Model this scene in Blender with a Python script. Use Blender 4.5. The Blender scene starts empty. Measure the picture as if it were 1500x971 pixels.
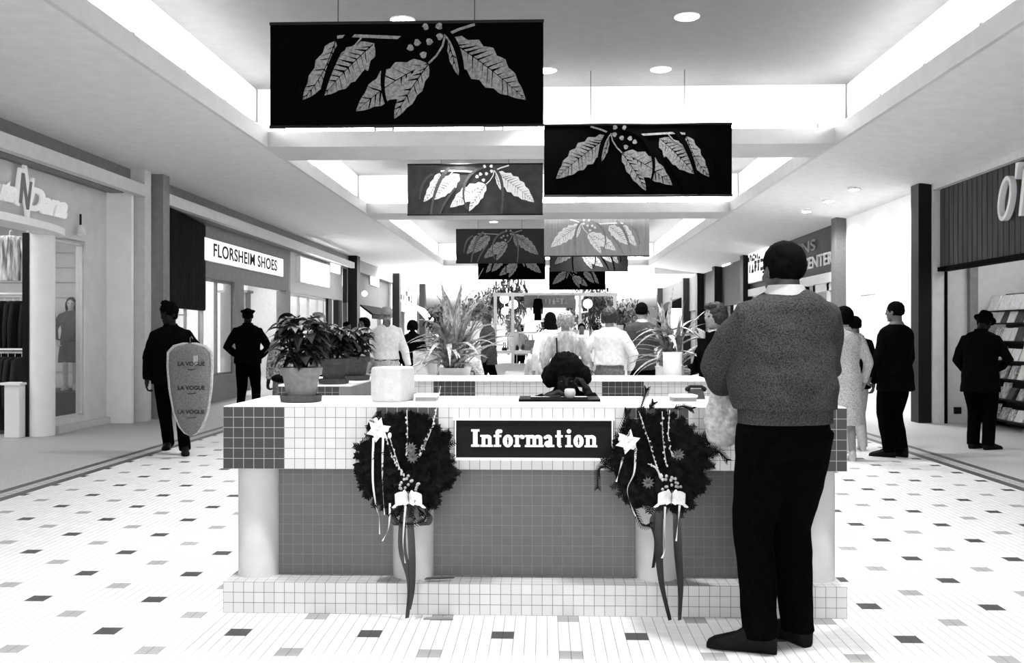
import bpy, bmesh, math, random
from math import sin, cos, pi, atan2, sqrt, radians
from mathutils import Vector, Matrix, noise, Quaternion
random.seed(7)
SC = bpy.context.scene
COL = SC.collection
F_PX, VX, HY, CAM_H = 1400.0, 797.0, 488.0, 1.35
YAW = math.atan((VX - 750.0) / F_PX)

def P(px, py, Y):
    """point of the corridor's plane at distance Y seen at a photo pixel"""
    u = px - 750.0
    t = Y / (F_PX * cos(YAW) + u * sin(YAW))
    return Vector((t * (u * cos(YAW) - F_PX * sin(YAW)), Y, CAM_H + t * (HY - py)))

def G(px, py, z=0.0):
    """point on the level plane z seen at a photo pixel"""
    u = px - 750.0
    t = (CAM_H - z) / (py - HY)
    return Vector((t * (u * cos(YAW) - F_PX * sin(YAW)), t * (F_PX * cos(YAW) + u * sin(YAW)), z))

def WX(px, X):
    """distance Y at which the side plane X is seen at photo column px"""
    u = px - 750.0
    a = u * cos(YAW) - F_PX * sin(YAW)
    return X / a * (F_PX * cos(YAW) + u * sin(YAW))

# ------------------------------------------------------------------ materials
MATS = {}
def mat(name, v, rough=0.6, var=0.06, scale=14.0, metal=0.0, emit=0.0, bump=0.0, spec=0.4, alpha=1.0, trans=0.0, stretch=None, bscale=None):
    if name in MATS: return MATS[name]
    m = bpy.data.materials.new(name); m.use_nodes = True
    nt = m.node_tree; b = nt.nodes['Principled BSDF']
    b.inputs['Roughness'].default_value = rough
    b.inputs['Metallic'].default_value = metal
    b.inputs['Specular IOR Level'].default_value = spec
    tc = nt.nodes.new('ShaderNodeTexCoord'); nz = nt.nodes.new('ShaderNodeTexNoise')
    nz.inputs['Scale'].default_value = scale; nz.inputs['Detail'].default_value = 3.0
    if stretch:
        mp = nt.nodes.new('ShaderNodeMapping'); mp.inputs['Scale'].default_value = stretch
        nt.links.new(tc.outputs['Object'], mp.inputs['Vector']); nt.links.new(mp.outputs['Vector'], nz.inputs['Vector'])
    else:
        nt.links.new(tc.outputs['Object'], nz.inputs['Vector'])
    cr = nt.nodes.new('ShaderNodeValToRGB')
    lo, hi = max(0, v * (1 - var)), min(1, v * (1 + var))
    cr.color_ramp.elements[0].position = 0.35; cr.color_ramp.elements[0].color = (lo, lo, lo, 1)
    cr.color_ramp.elements[1].position = 0.65; cr.color_ramp.elements[1].color = (hi, hi, hi, 1)
    nt.links.new(nz.outputs['Fac'], cr.inputs['Fac'])
    nt.links.new(cr.outputs['Color'], b.inputs['Base Color'])
    if emit > 0:
        b.inputs['Emission Color'].default_value = (1, 1, 1, 1)
        b.inputs['Emission Strength'].default_value = emit
    if bump > 0:
        n2 = nt.nodes.new('ShaderNodeTexNoise'); n2.inputs['Scale'].default_value = bscale or scale * 3
        nt.links.new(tc.outputs['Object'], n2.inputs['Vector'])
        bp = nt.nodes.new('ShaderNodeBump'); bp.inputs['Strength'].default_value = bump; bp.inputs['Distance'].default_value = 0.01
        nt.links.new(n2.outputs['Fac'], bp.inputs['Height']); nt.links.new(bp.outputs['Normal'], b.inputs['Normal'])
    if alpha < 1: b.inputs['Alpha'].default_value = alpha
    if trans > 0: b.inputs['Transmission Weight'].default_value = trans
    MATS[name] = m
    return m

def nmath(nt, op, a, b=None, c=None):
    n = nt.nodes.new('ShaderNodeMath'); n.operation = op
    for i, v in enumerate((a, b, c)):
        if v is None: continue
        if isinstance(v, (int, float)): n.inputs[i].default_value = v
        else: nt.links.new(v, n.inputs[i])
    return n.outputs[0]

def tile_mat(name, v, grout, t=0.05, w=0.06, rough=0.45, var=0.10):
    """square ceramic tiles; grout lines run on both axes of each face"""
    m = bpy.data.materials.new(name); m.use_nodes = True
    nt = m.node_tree; b = nt.nodes['Principled BSDF']; b.inputs['Roughness'].default_value = rough
    tc = nt.nodes.new('ShaderNodeTexCoord'); sp = nt.nodes.new('ShaderNodeSeparateXYZ')
    nt.links.new(tc.outputs['Object'], sp.inputs[0])
    sn = nt.nodes.new('ShaderNodeSeparateXYZ'); nt.links.new(tc.outputs['Normal'], sn.inputs[0])
    lines = None
    for k in range(3):
        q = nmath(nt, 'DIVIDE', sp.outputs[k], t)
        fr = nmath(nt, 'FRACT', nmath(nt, 'ADD', q, 1000.0 + w / 2))
        ln = nmath(nt, 'LESS_THAN', fr, w)
        ok = nmath(nt, 'LESS_THAN', nmath(nt, 'ABSOLUTE', sn.outputs[k]), 0.5)
        ln = nmath(nt, 'MULTIPLY', ln, ok)
        lines = ln if lines is None else nmath(nt, 'MAXIMUM', lines, ln)
    # each tile its own slight tone
    vf = nt.nodes.new('ShaderNodeVectorMath'); vf.operation = 'SCALE'; vf.inputs['Scale'].default_value = 1.0 / t
    nt.links.new(tc.outputs['Object'], vf.inputs[0])
    fl = nt.nodes.new('ShaderNodeVectorMath'); fl.operation = 'FLOOR'; nt.links.new(vf.outputs[0], fl.inputs[0])
    wn = nt.nodes.new('ShaderNodeTexWhiteNoise'); wn.noise_dimensions = '3D'; nt.links.new(fl.outputs[0], wn.inputs['Vector'])
    tone = nmath(nt, 'MULTIPLY_ADD', wn.outputs['Value'], v * var, v * (1 - var / 2))
    mix = nt.nodes.new('ShaderNodeMix'); mix.data_type = 'FLOAT'
    nt.links.new(lines, mix.inputs[0]); nt.links.new(tone, mix.inputs[2]); mix.inputs[3].default_value = grout
    cb = nt.nodes.new('ShaderNodeCombineColor')
    for k in range(3): nt.links.new(mix.outputs[0], cb.inputs[k])
    nt.links.new(cb.outputs[0], b.inputs['Base Color'])
    MATS[name] = m
    return m

# ------------------------------------------------------------------ mesh builder
def frame(d):
    d = d.normalized()
    a = Vector((0, 0, 1)) if abs(d.z) < 0.9 else Vector((0, 1, 0))
    x = d.cross(a).normalized(); y = d.cross(x).normalized()
    return x, y

class MB:
    def __init__(s): s.v = []; s.f = []; s.m = []
    def add(s, vs, fs, m=0):
        o = len(s.v); s.v += [Vector(p) for p in vs]
        for f in fs: s.f.append([i + o for i in f]); s.m.append(m)
        return s
    def box(s, x0, x1, y0, y1, z0, z1, m=0):
        x0, x1 = min(x0, x1), max(x0, x1); y0, y1 = min(y0, y1), max(y0, y1); z0, z1 = min(z0, z1), max(z0, z1)
        return s.add([(x0,y0,z0),(x1,y0,z0),(x1,y1,z0),(x0,y1,z0),(x0,y0,z1),(x1,y0,z1),(x1,y1,z1),(x0,y1,z1)],
                     [(0,3,2,1),(4,5,6,7),(0,1,5,4),(1,2,6,5),(2,3,7,6),(3,0,4,7)], m)
    def loft(s, rings, cap=True, m=0):
        n = len(rings[0]); o = len(s.v)
        for r in rings: s.v += [Vector(p) for p in r]
        for i in range(len(rings) - 1):
            for j in range(n):
                a, b = o + i*n + j, o + i*n + (j+1) % n
                s.f.append([a, b, b + n, a + n]); s.m.append(m)
        if cap:
            s.f.append([o + j for j in range(n)][::-1]); s.m.append(m)
            s.f.append([o + (len(rings)-1)*n + j for j in range(n)]); s.m.append(m)
        return s
    def tube(s, pts, radii, n=10, round_ends=False, m=0, cap=True):
        pts = [Vector(p) for p in pts]
        if not hasattr(radii, '__len__'): radii = [radii] * len(pts)
        if round_ends:
            d0 = (pts[0] - pts[1]).normalized(); d1 = (pts[-1] - pts[-2]).normalized()
            a0 = [(pts[0] + d0 * radii[0] * sin(t), radii[0] * cos(t)) for t in (1.35, 0.9, 0.45)]
            a1 = [(pts[-1] + d1 * radii[-1] * sin(t), radii[-1] * cos(t)) for t in (0.45, 0.9, 1.35)]
            pts = [p for p, _ in a0] + pts + [p for p, _ in a1]
            radii = [r for _, r in a0] + list(radii) + [r for _, r in a1]
        rings = []; x = None
        for i, p in enumerate(pts):
            d = (pts[min(i+1, len(pts)-1)] - pts[max(i-1, 0)])
            if d.length < 1e-9: d = Vector((0, 0, 1))
            d.normalize()
            if x is None: x, y = frame(d)
            else:
                x = (x - d * x.dot(d)).normalized(); y = d.cross(x)
            if i == 0: y = d.cross(x)
            r = radii[i]
            rings.append([p + (x * cos(2*pi*k/n) + y * sin(2*pi*k/n)) * r for k in range(n)])
        return s.loft(rings, cap, m)
    def cyl(s, c, r, z0, z1, n=32, r1=None, m=0):
        r1 = r if r1 is None else r1
        return s.lathe([(r, z0), (r1, z1)], c, n, m)
    def lathe(s, prof, c=(0, 0), n=32, m=0, cap=True):
        rings = [[(c[0] + r*cos(2*pi*k/n), c[1] + r*sin(2*pi*k/n), z) for k in range(n)] for r, z in prof]
        return s.loft(rings, cap, m)
    def ell(s, c, r, R=None, nu=16, nv=10, m=0):
        c = Vector(c); rings = []
        for i in range(nv + 1):
            t = -pi/2 + pi * i / nv; t = max(-pi/2 + 0.08, min(pi/2 - 0.08, t))
            ring = []
            for k in range(nu):
                p = Vector((r[0]*cos(t)*cos(2*pi*k/nu), r[1]*cos(t)*sin(2*pi*k/nu), r[2]*sin(t)))
                ring.append(c + (R @ p if R else p))
            rings.append(ring)
        return s.loft(rings, True, m)
    def prism(s, poly, fn, d0, d1, m=0):
        """extrude a 2-D polygon; fn(u, v, depth) gives the 3-D point"""
        n = len(poly)
        vs = [fn(u, v, d0) for u, v in poly] + [fn(u, v, d1) for u, v in poly]
        fs = [list(range(n))[::-1], [i + n for i in range(n)]] + [[i, (i+1) % n, (i+1) % n + n, i + n] for i in range(n)]
        return s.add(vs, fs, m)
    def quad(s, a, b, c, d, m=0): return s.add([a, b, c, d], [(0, 1, 2, 3)], m)
    def mesh(s, name, mats, smooth=False):
        me = bpy.data.meshes.new(name)
        me.from_pydata([tuple(p) for p in s.v], [], s.f)
        if not isinstance(mats, (list, tuple)): mats = [mats]
        for q in mats: me.materials.append(q)
        if len(mats) > 1: me.polygons.foreach_set('material_index', s.m)
        bm = bmesh.new(); bm.from_mesh(me); bmesh.ops.recalc_face_normals(bm, faces=bm.faces); bm.to_mesh(me); bm.free()
        if smooth: me.polygons.foreach_set('use_smooth', [True] * len(me.polygons))
        me.update()
        return me
    def build(s, name, mats, parent=None, smooth=False, bevel=0.0, loc=None):
        o = bpy.data.objects.new(name, s.mesh(name, mats, smooth)); COL.objects.link(o)
        if parent: o.parent = parent
        if loc is not None: o.location = loc
        if bevel:
            b = o.modifiers.new('bevel', 'BEVEL'); b.width = bevel; b.segments = 2; b.limit_method = 'ANGLE'
        if smooth:
            try: o.data.set_sharp_from_angle(angle=radians(50))
            except Exception: pass
        return o

def tag(o, label=None, cat=None, group=None, kind=None):
    if label: o['label'] = label
    if cat: o['category'] = cat
    if group: o['group'] = group
    if kind: o['kind'] = kind
    return o
def thing(name, label, cat, loc=(0, 0, 0), rz=0.0, group=None):
    o = bpy.data.objects.new(name, None); COL.objects.link(o); o.empty_display_size = 0.1
    o.location = loc; o.rotation_euler = (0, 0, rz)
    return tag(o, label, cat, group)
def struct(name, mb, m, **k):
    return tag(mb.build(name, m, **k), kind='structure')
def copy_tree(o, parent=None):
    c = o.copy(); COL.objects.link(c); c.parent = parent
    for ch in list(o.children): copy_tree(ch, c)
    return c
def text_part(name, s, m, parent, loc, rot, size, extrude=0.01, offset=0.0, sx=1.0, shear=0.0, align='LEFT', spacing=1.0, fit=None, xmin=None):
    cu = bpy.data.curves.new(name, 'FONT'); cu.body = s; cu.size = size; cu.extrude = extrude; cu.offset = offset
    cu.shear = shear; cu.align_x = align; cu.space_character = spacing
    o = bpy.data.objects.new(name, cu); COL.objects.link(o)
    bpy.context.view_layer.update()
    me = bpy.data.meshes.new_from_object(o.evaluated_get(bpy.context.evaluated_depsgraph_get()))
    bpy.data.objects.remove(o)
    me.name = name; me.materials.clear(); me.materials.append(m)
    if fit:
        xs = [v.co.x for v in me.vertices]; a, b = min(xs), max(xs)
        for v in me.vertices: v.co.x = (v.co.x - a)*fit/(b - a)
    else:
        for v in me.vertices: v.co.x *= sx
    q = bpy.data.objects.new(name, me); COL.objects.link(q); q.parent = parent
    q.location = loc; q.rotation_euler = rot
    return q
ROT_L = (pi/2, 0, pi/2)      # writing on a wall that faces +X
ROT_R = (pi/2, 0, -pi/2)     # writing on a wall that faces -X
ROT_F = (pi/2, 0, 0)         # writing that faces the camera
WORLD_S, EXPO = 1.2, 2.4
# ------------------------------------------------------------------ materials of the place
plaster   = mat('plaster_white', 0.80, 0.9, 0.03, 3)
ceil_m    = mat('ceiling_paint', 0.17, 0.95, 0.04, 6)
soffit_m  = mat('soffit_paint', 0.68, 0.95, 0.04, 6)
fascia_m  = mat('fascia_paint', 0.55, 0.9, 0.03, 5)
cove_m    = mat('cove_paint', 0.88, 0.9, 0.02, 5)
tube_m    = mat('lit_tube', 0.9, 0.4, 0.01, 5, emit=9.0)
dark_m    = mat('dark_bronze', 0.006, 0.5, 0.2, 20, spec=.15)
col_dark  = mat('column_brown', 0.007, 0.5, 0.15, 20, spec=.15)
col_grey  = mat('column_grey', 0.09, 0.6, 0.1, 30)
black_m   = mat('black_cloth', 0.002, 0.9, 0.3, 30, spec=0.04)
white_m   = mat('white_enamel', 0.82, 0.4, 0.02, 8)
lgrey_m   = mat('light_grey_paint', 0.55, 0.7, 0.04, 10)
mgrey_m   = mat('mid_grey_paint', 0.20, 0.7, 0.08, 10)
dgrey_m   = mat('dark_grey_paint', 0.035, 0.7, 0.12, 10)
lit_sign  = mat('lit_sign_face', 0.9, 0.4, 0.02, 6, emit=1.2)
soft_glow = mat('soft_glow_face', 0.75, 0.5, 0.02, 6, emit=0.25)
skyl_m    = mat('skylight_panel', 0.95, 0.4, 0.01, 2, emit=2.5)
shop_fill = mat('added_fill_panel', 0.95, 0.4, 0.01, 2, emit=.9)  # glowing ceiling panels added to light the shop interiors
glass_m   = mat('shop_glass', 0.9, 0.02, 0.0, 2, trans=1.0, alpha=0.25)
tile_l    = tile_mat('light_tile', 0.50, 0.15, t=.0497)
tile_d    = tile_mat('dark_tile', 0.016, 0.30, w=0.05, t=.0497)
tile_g    = tile_mat('grey_tile', 0.085, 0.14, w=0.05, t=.0497)

# ------------------------------------------------------------------ floor
def floor_mat():
    m = bpy.data.materials.new('mall_floor_tiles'); m.use_nodes = True
    nt = m.node_tree; b = nt.nodes['Principled BSDF']; b.inputs['Roughness'].default_value = 0.5
    b.inputs['Specular IOR Level'].default_value = 0.2
    tc = nt.nodes.new('ShaderNodeTexCoord'); sp = nt.nodes.new('ShaderNodeSeparateXYZ'); nt.links.new(tc.outputs['Object'], sp.inputs[0])
    x, y = sp.outputs[0], sp.outputs[1]
    c0 = G(158.5, 924); TX, TY = 0.597, 0.512
    x0, y0 = c0.x, c0.y
    ux = nmath(nt, 'DIVIDE', nmath(nt, 'SUBTRACT', x, x0 - 12*TX), TX); uy = nmath(nt, 'DIVIDE', nmath(nt, 'SUBTRACT', y, y0 - 20*TY), TY)
    def inset(ox, oy):
        fx = nmath(nt, 'SUBTRACT', nmath(nt, 'FRACT', nmath(nt, 'ADD', ux, 0.5 + ox)), 0.5)
        fy = nmath(nt, 'SUBTRACT', nmath(nt, 'FRACT', nmath(nt, 'ADD', uy, 0.5 + oy)), 0.5)
        return nmath(nt, 'MULTIPLY', nmath(nt, 'LESS_THAN', nmath(nt, 'ABSOLUTE', fx), 1/12.0), nmath(nt, 'LESS_THAN', nmath(nt, 'ABSOLUTE', fy), 0.1))
    dk, gy = inset(0, 0), inset(0.5, 0.5)
    def grout(u, n, w):
        fr = nmath(nt, 'FRACT', nmath(nt, 'ADD', nmath(nt, 'MULTIPLY', u, n), 1000 + w/2))
        return nmath(nt, 'LESS_THAN', fr, w)
    gl = nmath(nt, 'MAXIMUM', grout(ux, 12.0, 0.075), nmath(nt, 'MULTIPLY', grout(uy, 10.0, 0.05), 0.35))
    # tile-to-tile tone
    cv = nt.nodes.new('ShaderNodeCombineXYZ')
    nt.links.new(nmath(nt, 'FLOOR', nmath(nt, 'MULTIPLY', ux, 12.0)), cv.inputs[0]); nt.links.new(nmath(nt, 'FLOOR', nmath(nt, 'MULTIPLY', uy, 10.0)), cv.inputs[1])
    wn = nt.nodes.new('ShaderNodeTexWhiteNoise'); nt.links.new(cv.outputs[0], wn.inputs['Vector'])
    tone = nmath(nt, 'MULTIPLY_ADD', wn.outputs['Value'], 0.05, 0.56)
    def mixf(f, a, c):
        n = nt.nodes.new('ShaderNodeMix'); n.data_type = 'FLOAT'; nt.links.new(f, n.inputs[0])
        for i, q in ((2, a), (3, c)):
            if isinstance(q, (int, float)): n.inputs[i].default_value = q
            else: nt.links.new(q, n.inputs[i])
        return n.outputs[0]
    c = mixf(gy, tone, 0.27); c = mixf(dk, c, 0.05); c = mixf(gl, c, nmath(nt, 'MULTIPLY', c, 0.45))
    # side strips of plain terrazzo past the two striped borders
    nz = nt.nodes.new('ShaderNodeTexNoise'); nz.inputs['Scale'].default_value = 60; nt.links.new(tc.outputs['Object'], nz.inputs['Vector'])
    terr = nmath(nt, 'MULTIPLY_ADD', nz.outputs['Fac'], 0.36, 0.20)
    L0, L1, R0, R1 = -4.66, -4.36, 4.09, 4.40
    side = nmath(nt, 'MAXIMUM', nmath(nt, 'LESS_THAN', x, L1), nmath(nt, 'GREATER_THAN', x, R0))
    c = mixf(side, c, terr)
    def band(a, bb): return nmath(nt, 'MULTIPLY', nmath(nt, 'GREATER_THAN', x, a), nmath(nt, 'LESS_THAN', x, bb))
    stripes = None
    for (a, bb) in ((L0, L0+.09), (L1-.10, L1), (R0, R0+.10), (R1-.09, R1)):
        q = band(a, bb); stripes = q if stripes is None else nmath(nt, 'MAXIMUM', stripes, q)
    for (a, bb) in ((L0+.12, L1-.12), (R0+.12, R1-.12)):
        dash = nmath(nt, 'LESS_THAN', nmath(nt, 'FRACT', nmath(nt, 'DIVIDE', nmath(nt, 'ADD', y, 50.0), 0.1)), 0.35)
        stripes = nmath(nt, 'MAXIMUM', stripes, nmath(nt, 'MULTIPLY', nmath(nt, 'MULTIPLY', band(a, bb), dash), 0.45))
    c = mixf(stripes, c, 0.07)
    cb = nt.nodes.new('ShaderNodeCombineColor')
    for k in range(3): nt.links.new(c, cb.inputs[k])
    nt.links.new(cb.outputs[0], b.inputs['Base Color'])
    return m
struct('floor', MB().box(-12, 12, -4, 80, -0.2, 0), floor_mat())

# ------------------------------------------------------------------ ceiling: soffits, beams, coffers with light coves
SZ, LIP, CZ = 3.85, 4.06, 4.68
XL, XR = -3.71, 3.83
YE = 36.0
def soff(x0, z0, x1, z1, xo):
    mb = MB()
    for (ya, yb) in ((-4, YE),):
        a = [(x0, ya, z0), (x1, ya, z1), (xo, ya, z1), (xo, ya, z1+.12), (x1, ya, z1+.12), (x0, ya, z0+.12)]
        b = [(p[0], yb, p[2]) for p in a]
        mb.loft([a, b])
    return mb
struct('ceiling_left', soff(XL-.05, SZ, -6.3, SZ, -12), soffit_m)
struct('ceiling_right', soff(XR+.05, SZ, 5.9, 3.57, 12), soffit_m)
trim_n = [0]
def trim(mb, m, **k):
    trim_n[0] += 1; return struct('trim_%d' % trim_n[0], mb, m, **k)
trim(MB().box(XL-.05, XL, -4, YE, SZ-.002, LIP), fascia_m)
trim(MB().box(XR, XR+.05, -4, YE, SZ-.002, LIP), fascia_m)
beams = [(-4.0, -1.5), (12.73, 13.73), (19.85, 21.0), (35.2, 36.0)]
for i, (a, b) in enumerate(beams):
    mb = MB().box(XL, XR, a, b, SZ+.001, SZ+.04); mb.box(XL, XR, a, a+.05, SZ+.04, LIP).box(XL, XR, b-.05, b, SZ+.04, LIP)
    mb.box(XL-.2, XR+.2, a+.22, b-.22, SZ+.04, CZ)
    struct('ceiling_beam', mb, fascia_m if i else fascia_m)
mb = MB()
struct('wall_cove_left', MB().box(XL-.30, XL-.22, -4, YE, SZ+.05, CZ+.1), cove_m)
struct('wall_cove_right', MB().box(XR+.22, XR+.30, -4, YE, SZ+.05, CZ+.1), cove_m)
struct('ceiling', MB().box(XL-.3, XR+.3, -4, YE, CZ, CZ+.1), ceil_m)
# cove backs on the beams read white too
for a, b in beams:
    struct('wall_cove_beam', MB().box(XL-.2, XR+.2, a+.2, a+.22, SZ+.05, CZ).box(XL-.2, XR+.2, b-.22, b-.2, SZ+.05, CZ), cove_m)

# fluorescent tubes standing just above the lips of the coves
def tube_light():
    t = thing('fluorescent_light', 'long thin fluorescent tube glowing in a ceiling cove', 'ceiling light', group='fluorescent tubes in the ceiling coves')
    MB().tube([(0, -.60, .02), (0, .60, .02)], .022, 10).build('tube', tube_m, t, smooth=True)
    mb = MB()
    for e in (-1, 1): mb.box(-.02, .02, e*.615 - .012, e*.615 + .012, -.16, .05)
    mb.box(-.018, .018, -.60, .60, -.17, -.14)
    mb.build('lamp_holder', mgrey_m, t)
    return t
tl = tube_light(); first = True
def put_tube(x, y, rz):
    global first
    o = tl if first else copy_tree(tl); first = False
    o.location = (x, y, LIP + .025); o.rotation_euler.z = rz
for (ya, yb) in ((1.2, 12.6), (13.9, 19.7), (21.2, 35.0)):
    n = int((yb - ya) / 1.28)
    for k in range(n):
        y = yb - .7 - k * 1.28
        if y < 3.0: continue
        put_tube(XL - .10, y, 0); put_tube(XR + .10, y, 0)
for yy in (12.86, 19.98, 35.30, 13.60, 20.87):
    for k in range(5): put_tube(-2.9 + k * 1.48, yy, pi/2)
# recessed downlights
dn = mat('downlight_lens', 0.95, 0.3, 0.01, 5, emit=14.0)
DL = [(-1.5, 10.1), (1.5, 10.1), (-1.5, 6.6), (1.5, 6.6), (0.03, 12.1), (1.47, 12.1), (-1.5, 16.8), (1.5, 16.8), (-1.5, 24), (1.5, 24), (-1.5, 28.5), (1.5, 28.5), (-1.5, 3.6), (1.5, 3.6)]
for i, (x, y) in enumerate(DL):
    t = thing('downlight', 'small round recessed downlight in the grey ceiling', 'ceiling light', (x, y, CZ), group='recessed downlights')
    MB().lathe([(.135, -.012), (.135, 0)], n=28).build('trim_ring', white_m, t, smooth=False)
    MB().lathe([(.10, -.02), (.11, -.013)], n=28).build('lens', dn, t)
def spot(x, y, z, e, ang=1.9, size=.12, aim=(0, 0, -1), name='lamp'):
    l = bpy.data.lights.new(name, 'SPOT'); l.energy = e; l.spot_size = ang; l.spot_blend = .8; l.shadow_soft_size = size
    o = bpy.data.objects.new(name, l); COL.objects.link(o); o.location = (x, y, z)
    o.rotation_euler = Vector(aim).to_track_quat('-Z', 'Y').to_euler()
    return o
def area(x, y, z, sx, sy, e, aim=(0, 0, -1), name='area_lamp'):
    l = bpy.data.lights.new(name, 'AREA'); l.shape = 'RECTANGLE'; l.size = sx; l.size_y = sy; l.energy = e
    o = bpy.data.objects.new(name, l); COL.objects.link(o); o.location = (x, y, z)
    o.rotation_euler = Vector(aim).to_track_quat('-Z', 'Y').to_euler()
    return o
for x, y in DL: spot(x, y, CZ - .04, 170)

# ------------------------------------------------------------------ far court with skylight, far corridor
struct('ceiling_court', MB().box(-12, 12, 36, 50, 6.4, 6.5), plaster)
mb = MB()
for i in range(5):
    for j in range(3): mb.box(-6.9 + i*2.8, -4.4 + i*2.8, 37 + j*4.2, 40.6 + j*4.2, 6.34, 6.39)
struct('window_skylight', mb, skyl_m)
mb = MB().box(-12, -3.4, 50, 72, 3.35, 6.5).box(3.4, 12, 50, 72, 3.35, 6.5).box(-3.4, 3.4, 50, 72, 3.9, 6.5)
struct('ceiling_far', mb, soffit_m)
struct('wall_far', MB().box(-12, 12, 72, 72.2, 0, 4), lgrey_m)
struct('wall_court_upper', MB().box(-12, XL-.3, 36, 36.15, 3.85, 6.5).box(XR+.3, 12, 36, 36.15, 3.57, 6.5).box(XL-.3, XR+.3, 36, 36.15, CZ+.1, 6.5), cove_m)
mb = MB()
for i in range(6): mb.box(-3.2, 3.2, 51 + i*3.4, 52.6 + i*3.4, 3.87, 3.895)
struct('window_far_light', mb, skyl_m)
area(0, 43, 6.2, 12, 10, 700)
# unseen end behind the camera, left open so world light fills the desk front
struct('wall_back', MB().box(-12, -4.2, -4.2, -4, 0, 5).box(4.3, 12, -4.2, -4, 0, 5).box(-4.2, 4.3, -4.2, -4, 3.7, 5), plaster)
# outer shell that closes the shops
struct('wall_left', MB().box(-12.2, -12, -4, 72, 0, 6.5), lgrey_m)
struct('wall_right', MB().box(12, 12.2, -4, 72, 0, 6.5), lgrey_m)
# ------------------------------------------------------------------ shop fronts
glass_m = mat('shop_window_glass', 0.8, 0.03, 0.0, 2, alpha=0.08, spec=0.5)
win_n = [0]
def glazing(X, ya, yb, z0, z1, post=0.04, n=1, fm=None, side=-1):
    """frame with glass panes standing in the plane X"""
    win_n[0] += 1
    mb = MB(); fm = fm or mgrey_m
    mb.box(X-.03, X+.03, ya, yb, z0, z0+post).box(X-.03, X+.03, ya, yb, z1-post, z1)
    for k in range(n+1):
        y = ya + (yb-ya-post) * k / n
        mb.box(X-.03, X+.03, y, y+post, z0, z1)
    o = struct('window_%d' % win_n[0], mb, fm)
    g = MB().box(X-.004, X+.004, ya+post, yb-post, z0+post, z1-post).build('pane', glass_m, o)
    return o
def strokes(mb, fn, n, w, h, t, seed):
    """irregular short pen strokes, like lettering too small to read"""
    r = random.Random(seed)
    for i in range(n):
        x = w * (i + .5) / n
        for k in range(r.choice((2, 3))):
            if r.random() < .5: poly = [(x - t/2 + r.uniform(-.25, .25)*w/n, 0), (x + t/2, 0), (x + t/2, h*r.uniform(.6, 1)), (x - t/2, h*r.uniform(.6, 1))]
            else:
                z = h * r.choice((0.1, .5, .9)); poly = [(x - .35*w/n, z - t/2), (x + .35*w/n, z - t/2), (x + .35*w/n, z + t/2), (x - .35*w/n, z + t/2)]
            mb.prism(poly, fn, 0, .012)
# --- left columns, bulkhead and long light beam
for i, (a, b, m) in enumerate(((-4, 14.35, lgrey_m), (15.05, 30.3, lgrey_m))):
    trim(MB().box(-6.16, -6.04, a, b, 3.42, 3.60), m)
struct('wall_left_bulkhead', MB().box(-6.5, -6.3, -4, 48, 3.45, 3.86), mgrey_m)  # mid grey carries the shadow band under the soffit in its colour
def column(X0, X1, Y0, Y1, m, h=3.85, name='column'): return struct(name, MB().box(X0, X1, Y0, Y1, 0, h), m)
column(-6.30, -6.08, 14.36, 14.60, lgrey_m)
column(-6.20, -5.98, 14.82, 15.08, mgrey_m)
for Y in (30.6, 39.6, 48.2): column(-6.32, -6.02, Y, Y + .5, col_dark)
column(5.62, 5.81, 14.55, 14.85, col_dark, 3.60)
column(5.66, 5.88, 18.75, 19.05, col_grey, 3.60)
for Y in (27.6, 32.2, 35.8, 39.4, 48.2): column(5.70, 6.0, Y, Y + .45, col_dark, 3.62)
# --- first shop on the left
WA, WB = WX(80, -6.56), WX(125, -6.56)
struct('wall_left_sign', MB().box(-6.70, -6.56, -4, WB, 2.66, 3.46).box(-6.70, -6.56, WB, 14.2, 0, 3.46).box(-6.7, -6.56, WA, WB, 0, .185), mat('sign_wall', .60, .9, .04, 5))
struct('wall_left_return', MB().box(-6.56, -6.18, 14.12, 14.2, 0, 3.46), plaster)
trim(MB().box(-6.56, -6.50, WA, 14.12, 0, .10), lgrey_m)
glazing(-6.62, WA, WB, .185, 2.62, .03, 1, lgrey_m)
struct('door_jamb', MB().box(-6.80, -6.72, WX(37, -6.76), WX(41.5, -6.76), 0, 2.66), dark_m)
struct('column_round', MB().cyl((P(61, 600, 12.4).x, 12.4), .165, 0, 2.68, 40), plaster, smooth=True)
mb = MB(); pts = [(-.42*cos(t), 1.75*sin(t)) for t in [(-pi/2 + pi*k/30) for k in range(31)]]
mb.prism([(-6.56 - p[0], 10.95 + p[1]) for p in pts], lambda u, v, d: Vector((u, v, d)), 2.64, 2.73)
tag(mb.build('entrance_canopy', white_m, smooth=False), 'white curved canopy lip under the script sign at the left', 'canopy')
struct('wall_shop_back', MB().box(-9.6, -9.5, -4, 14.3, 0, 3.4), mgrey_m)
mb = MB().box(-9.5, -6.7, 14.90, 14.96, 0, 3.4)
for k in range(14): mb.box(-9.5, -6.71, 14.87, 14.90, .04 + k*.235, .04 + k*.235 + .205)
struct('wall_siding', mb, lgrey_m)
struct('ceiling_shop', MB().box(-9.6, -6.7, -4, 14.9, 3.2, 3.3).box(-9.6, -6.6, 15, 30, 3.2, 3.3), plaster)
mb = MB().box(-8.9, -7.3, 8.5, 13.4, 3.16, 3.19)
tag(mb.build('added_fill_panel', shop_fill), 'added glowing ceiling panel inside the clothes shop at the left', 'ceiling light')
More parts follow.
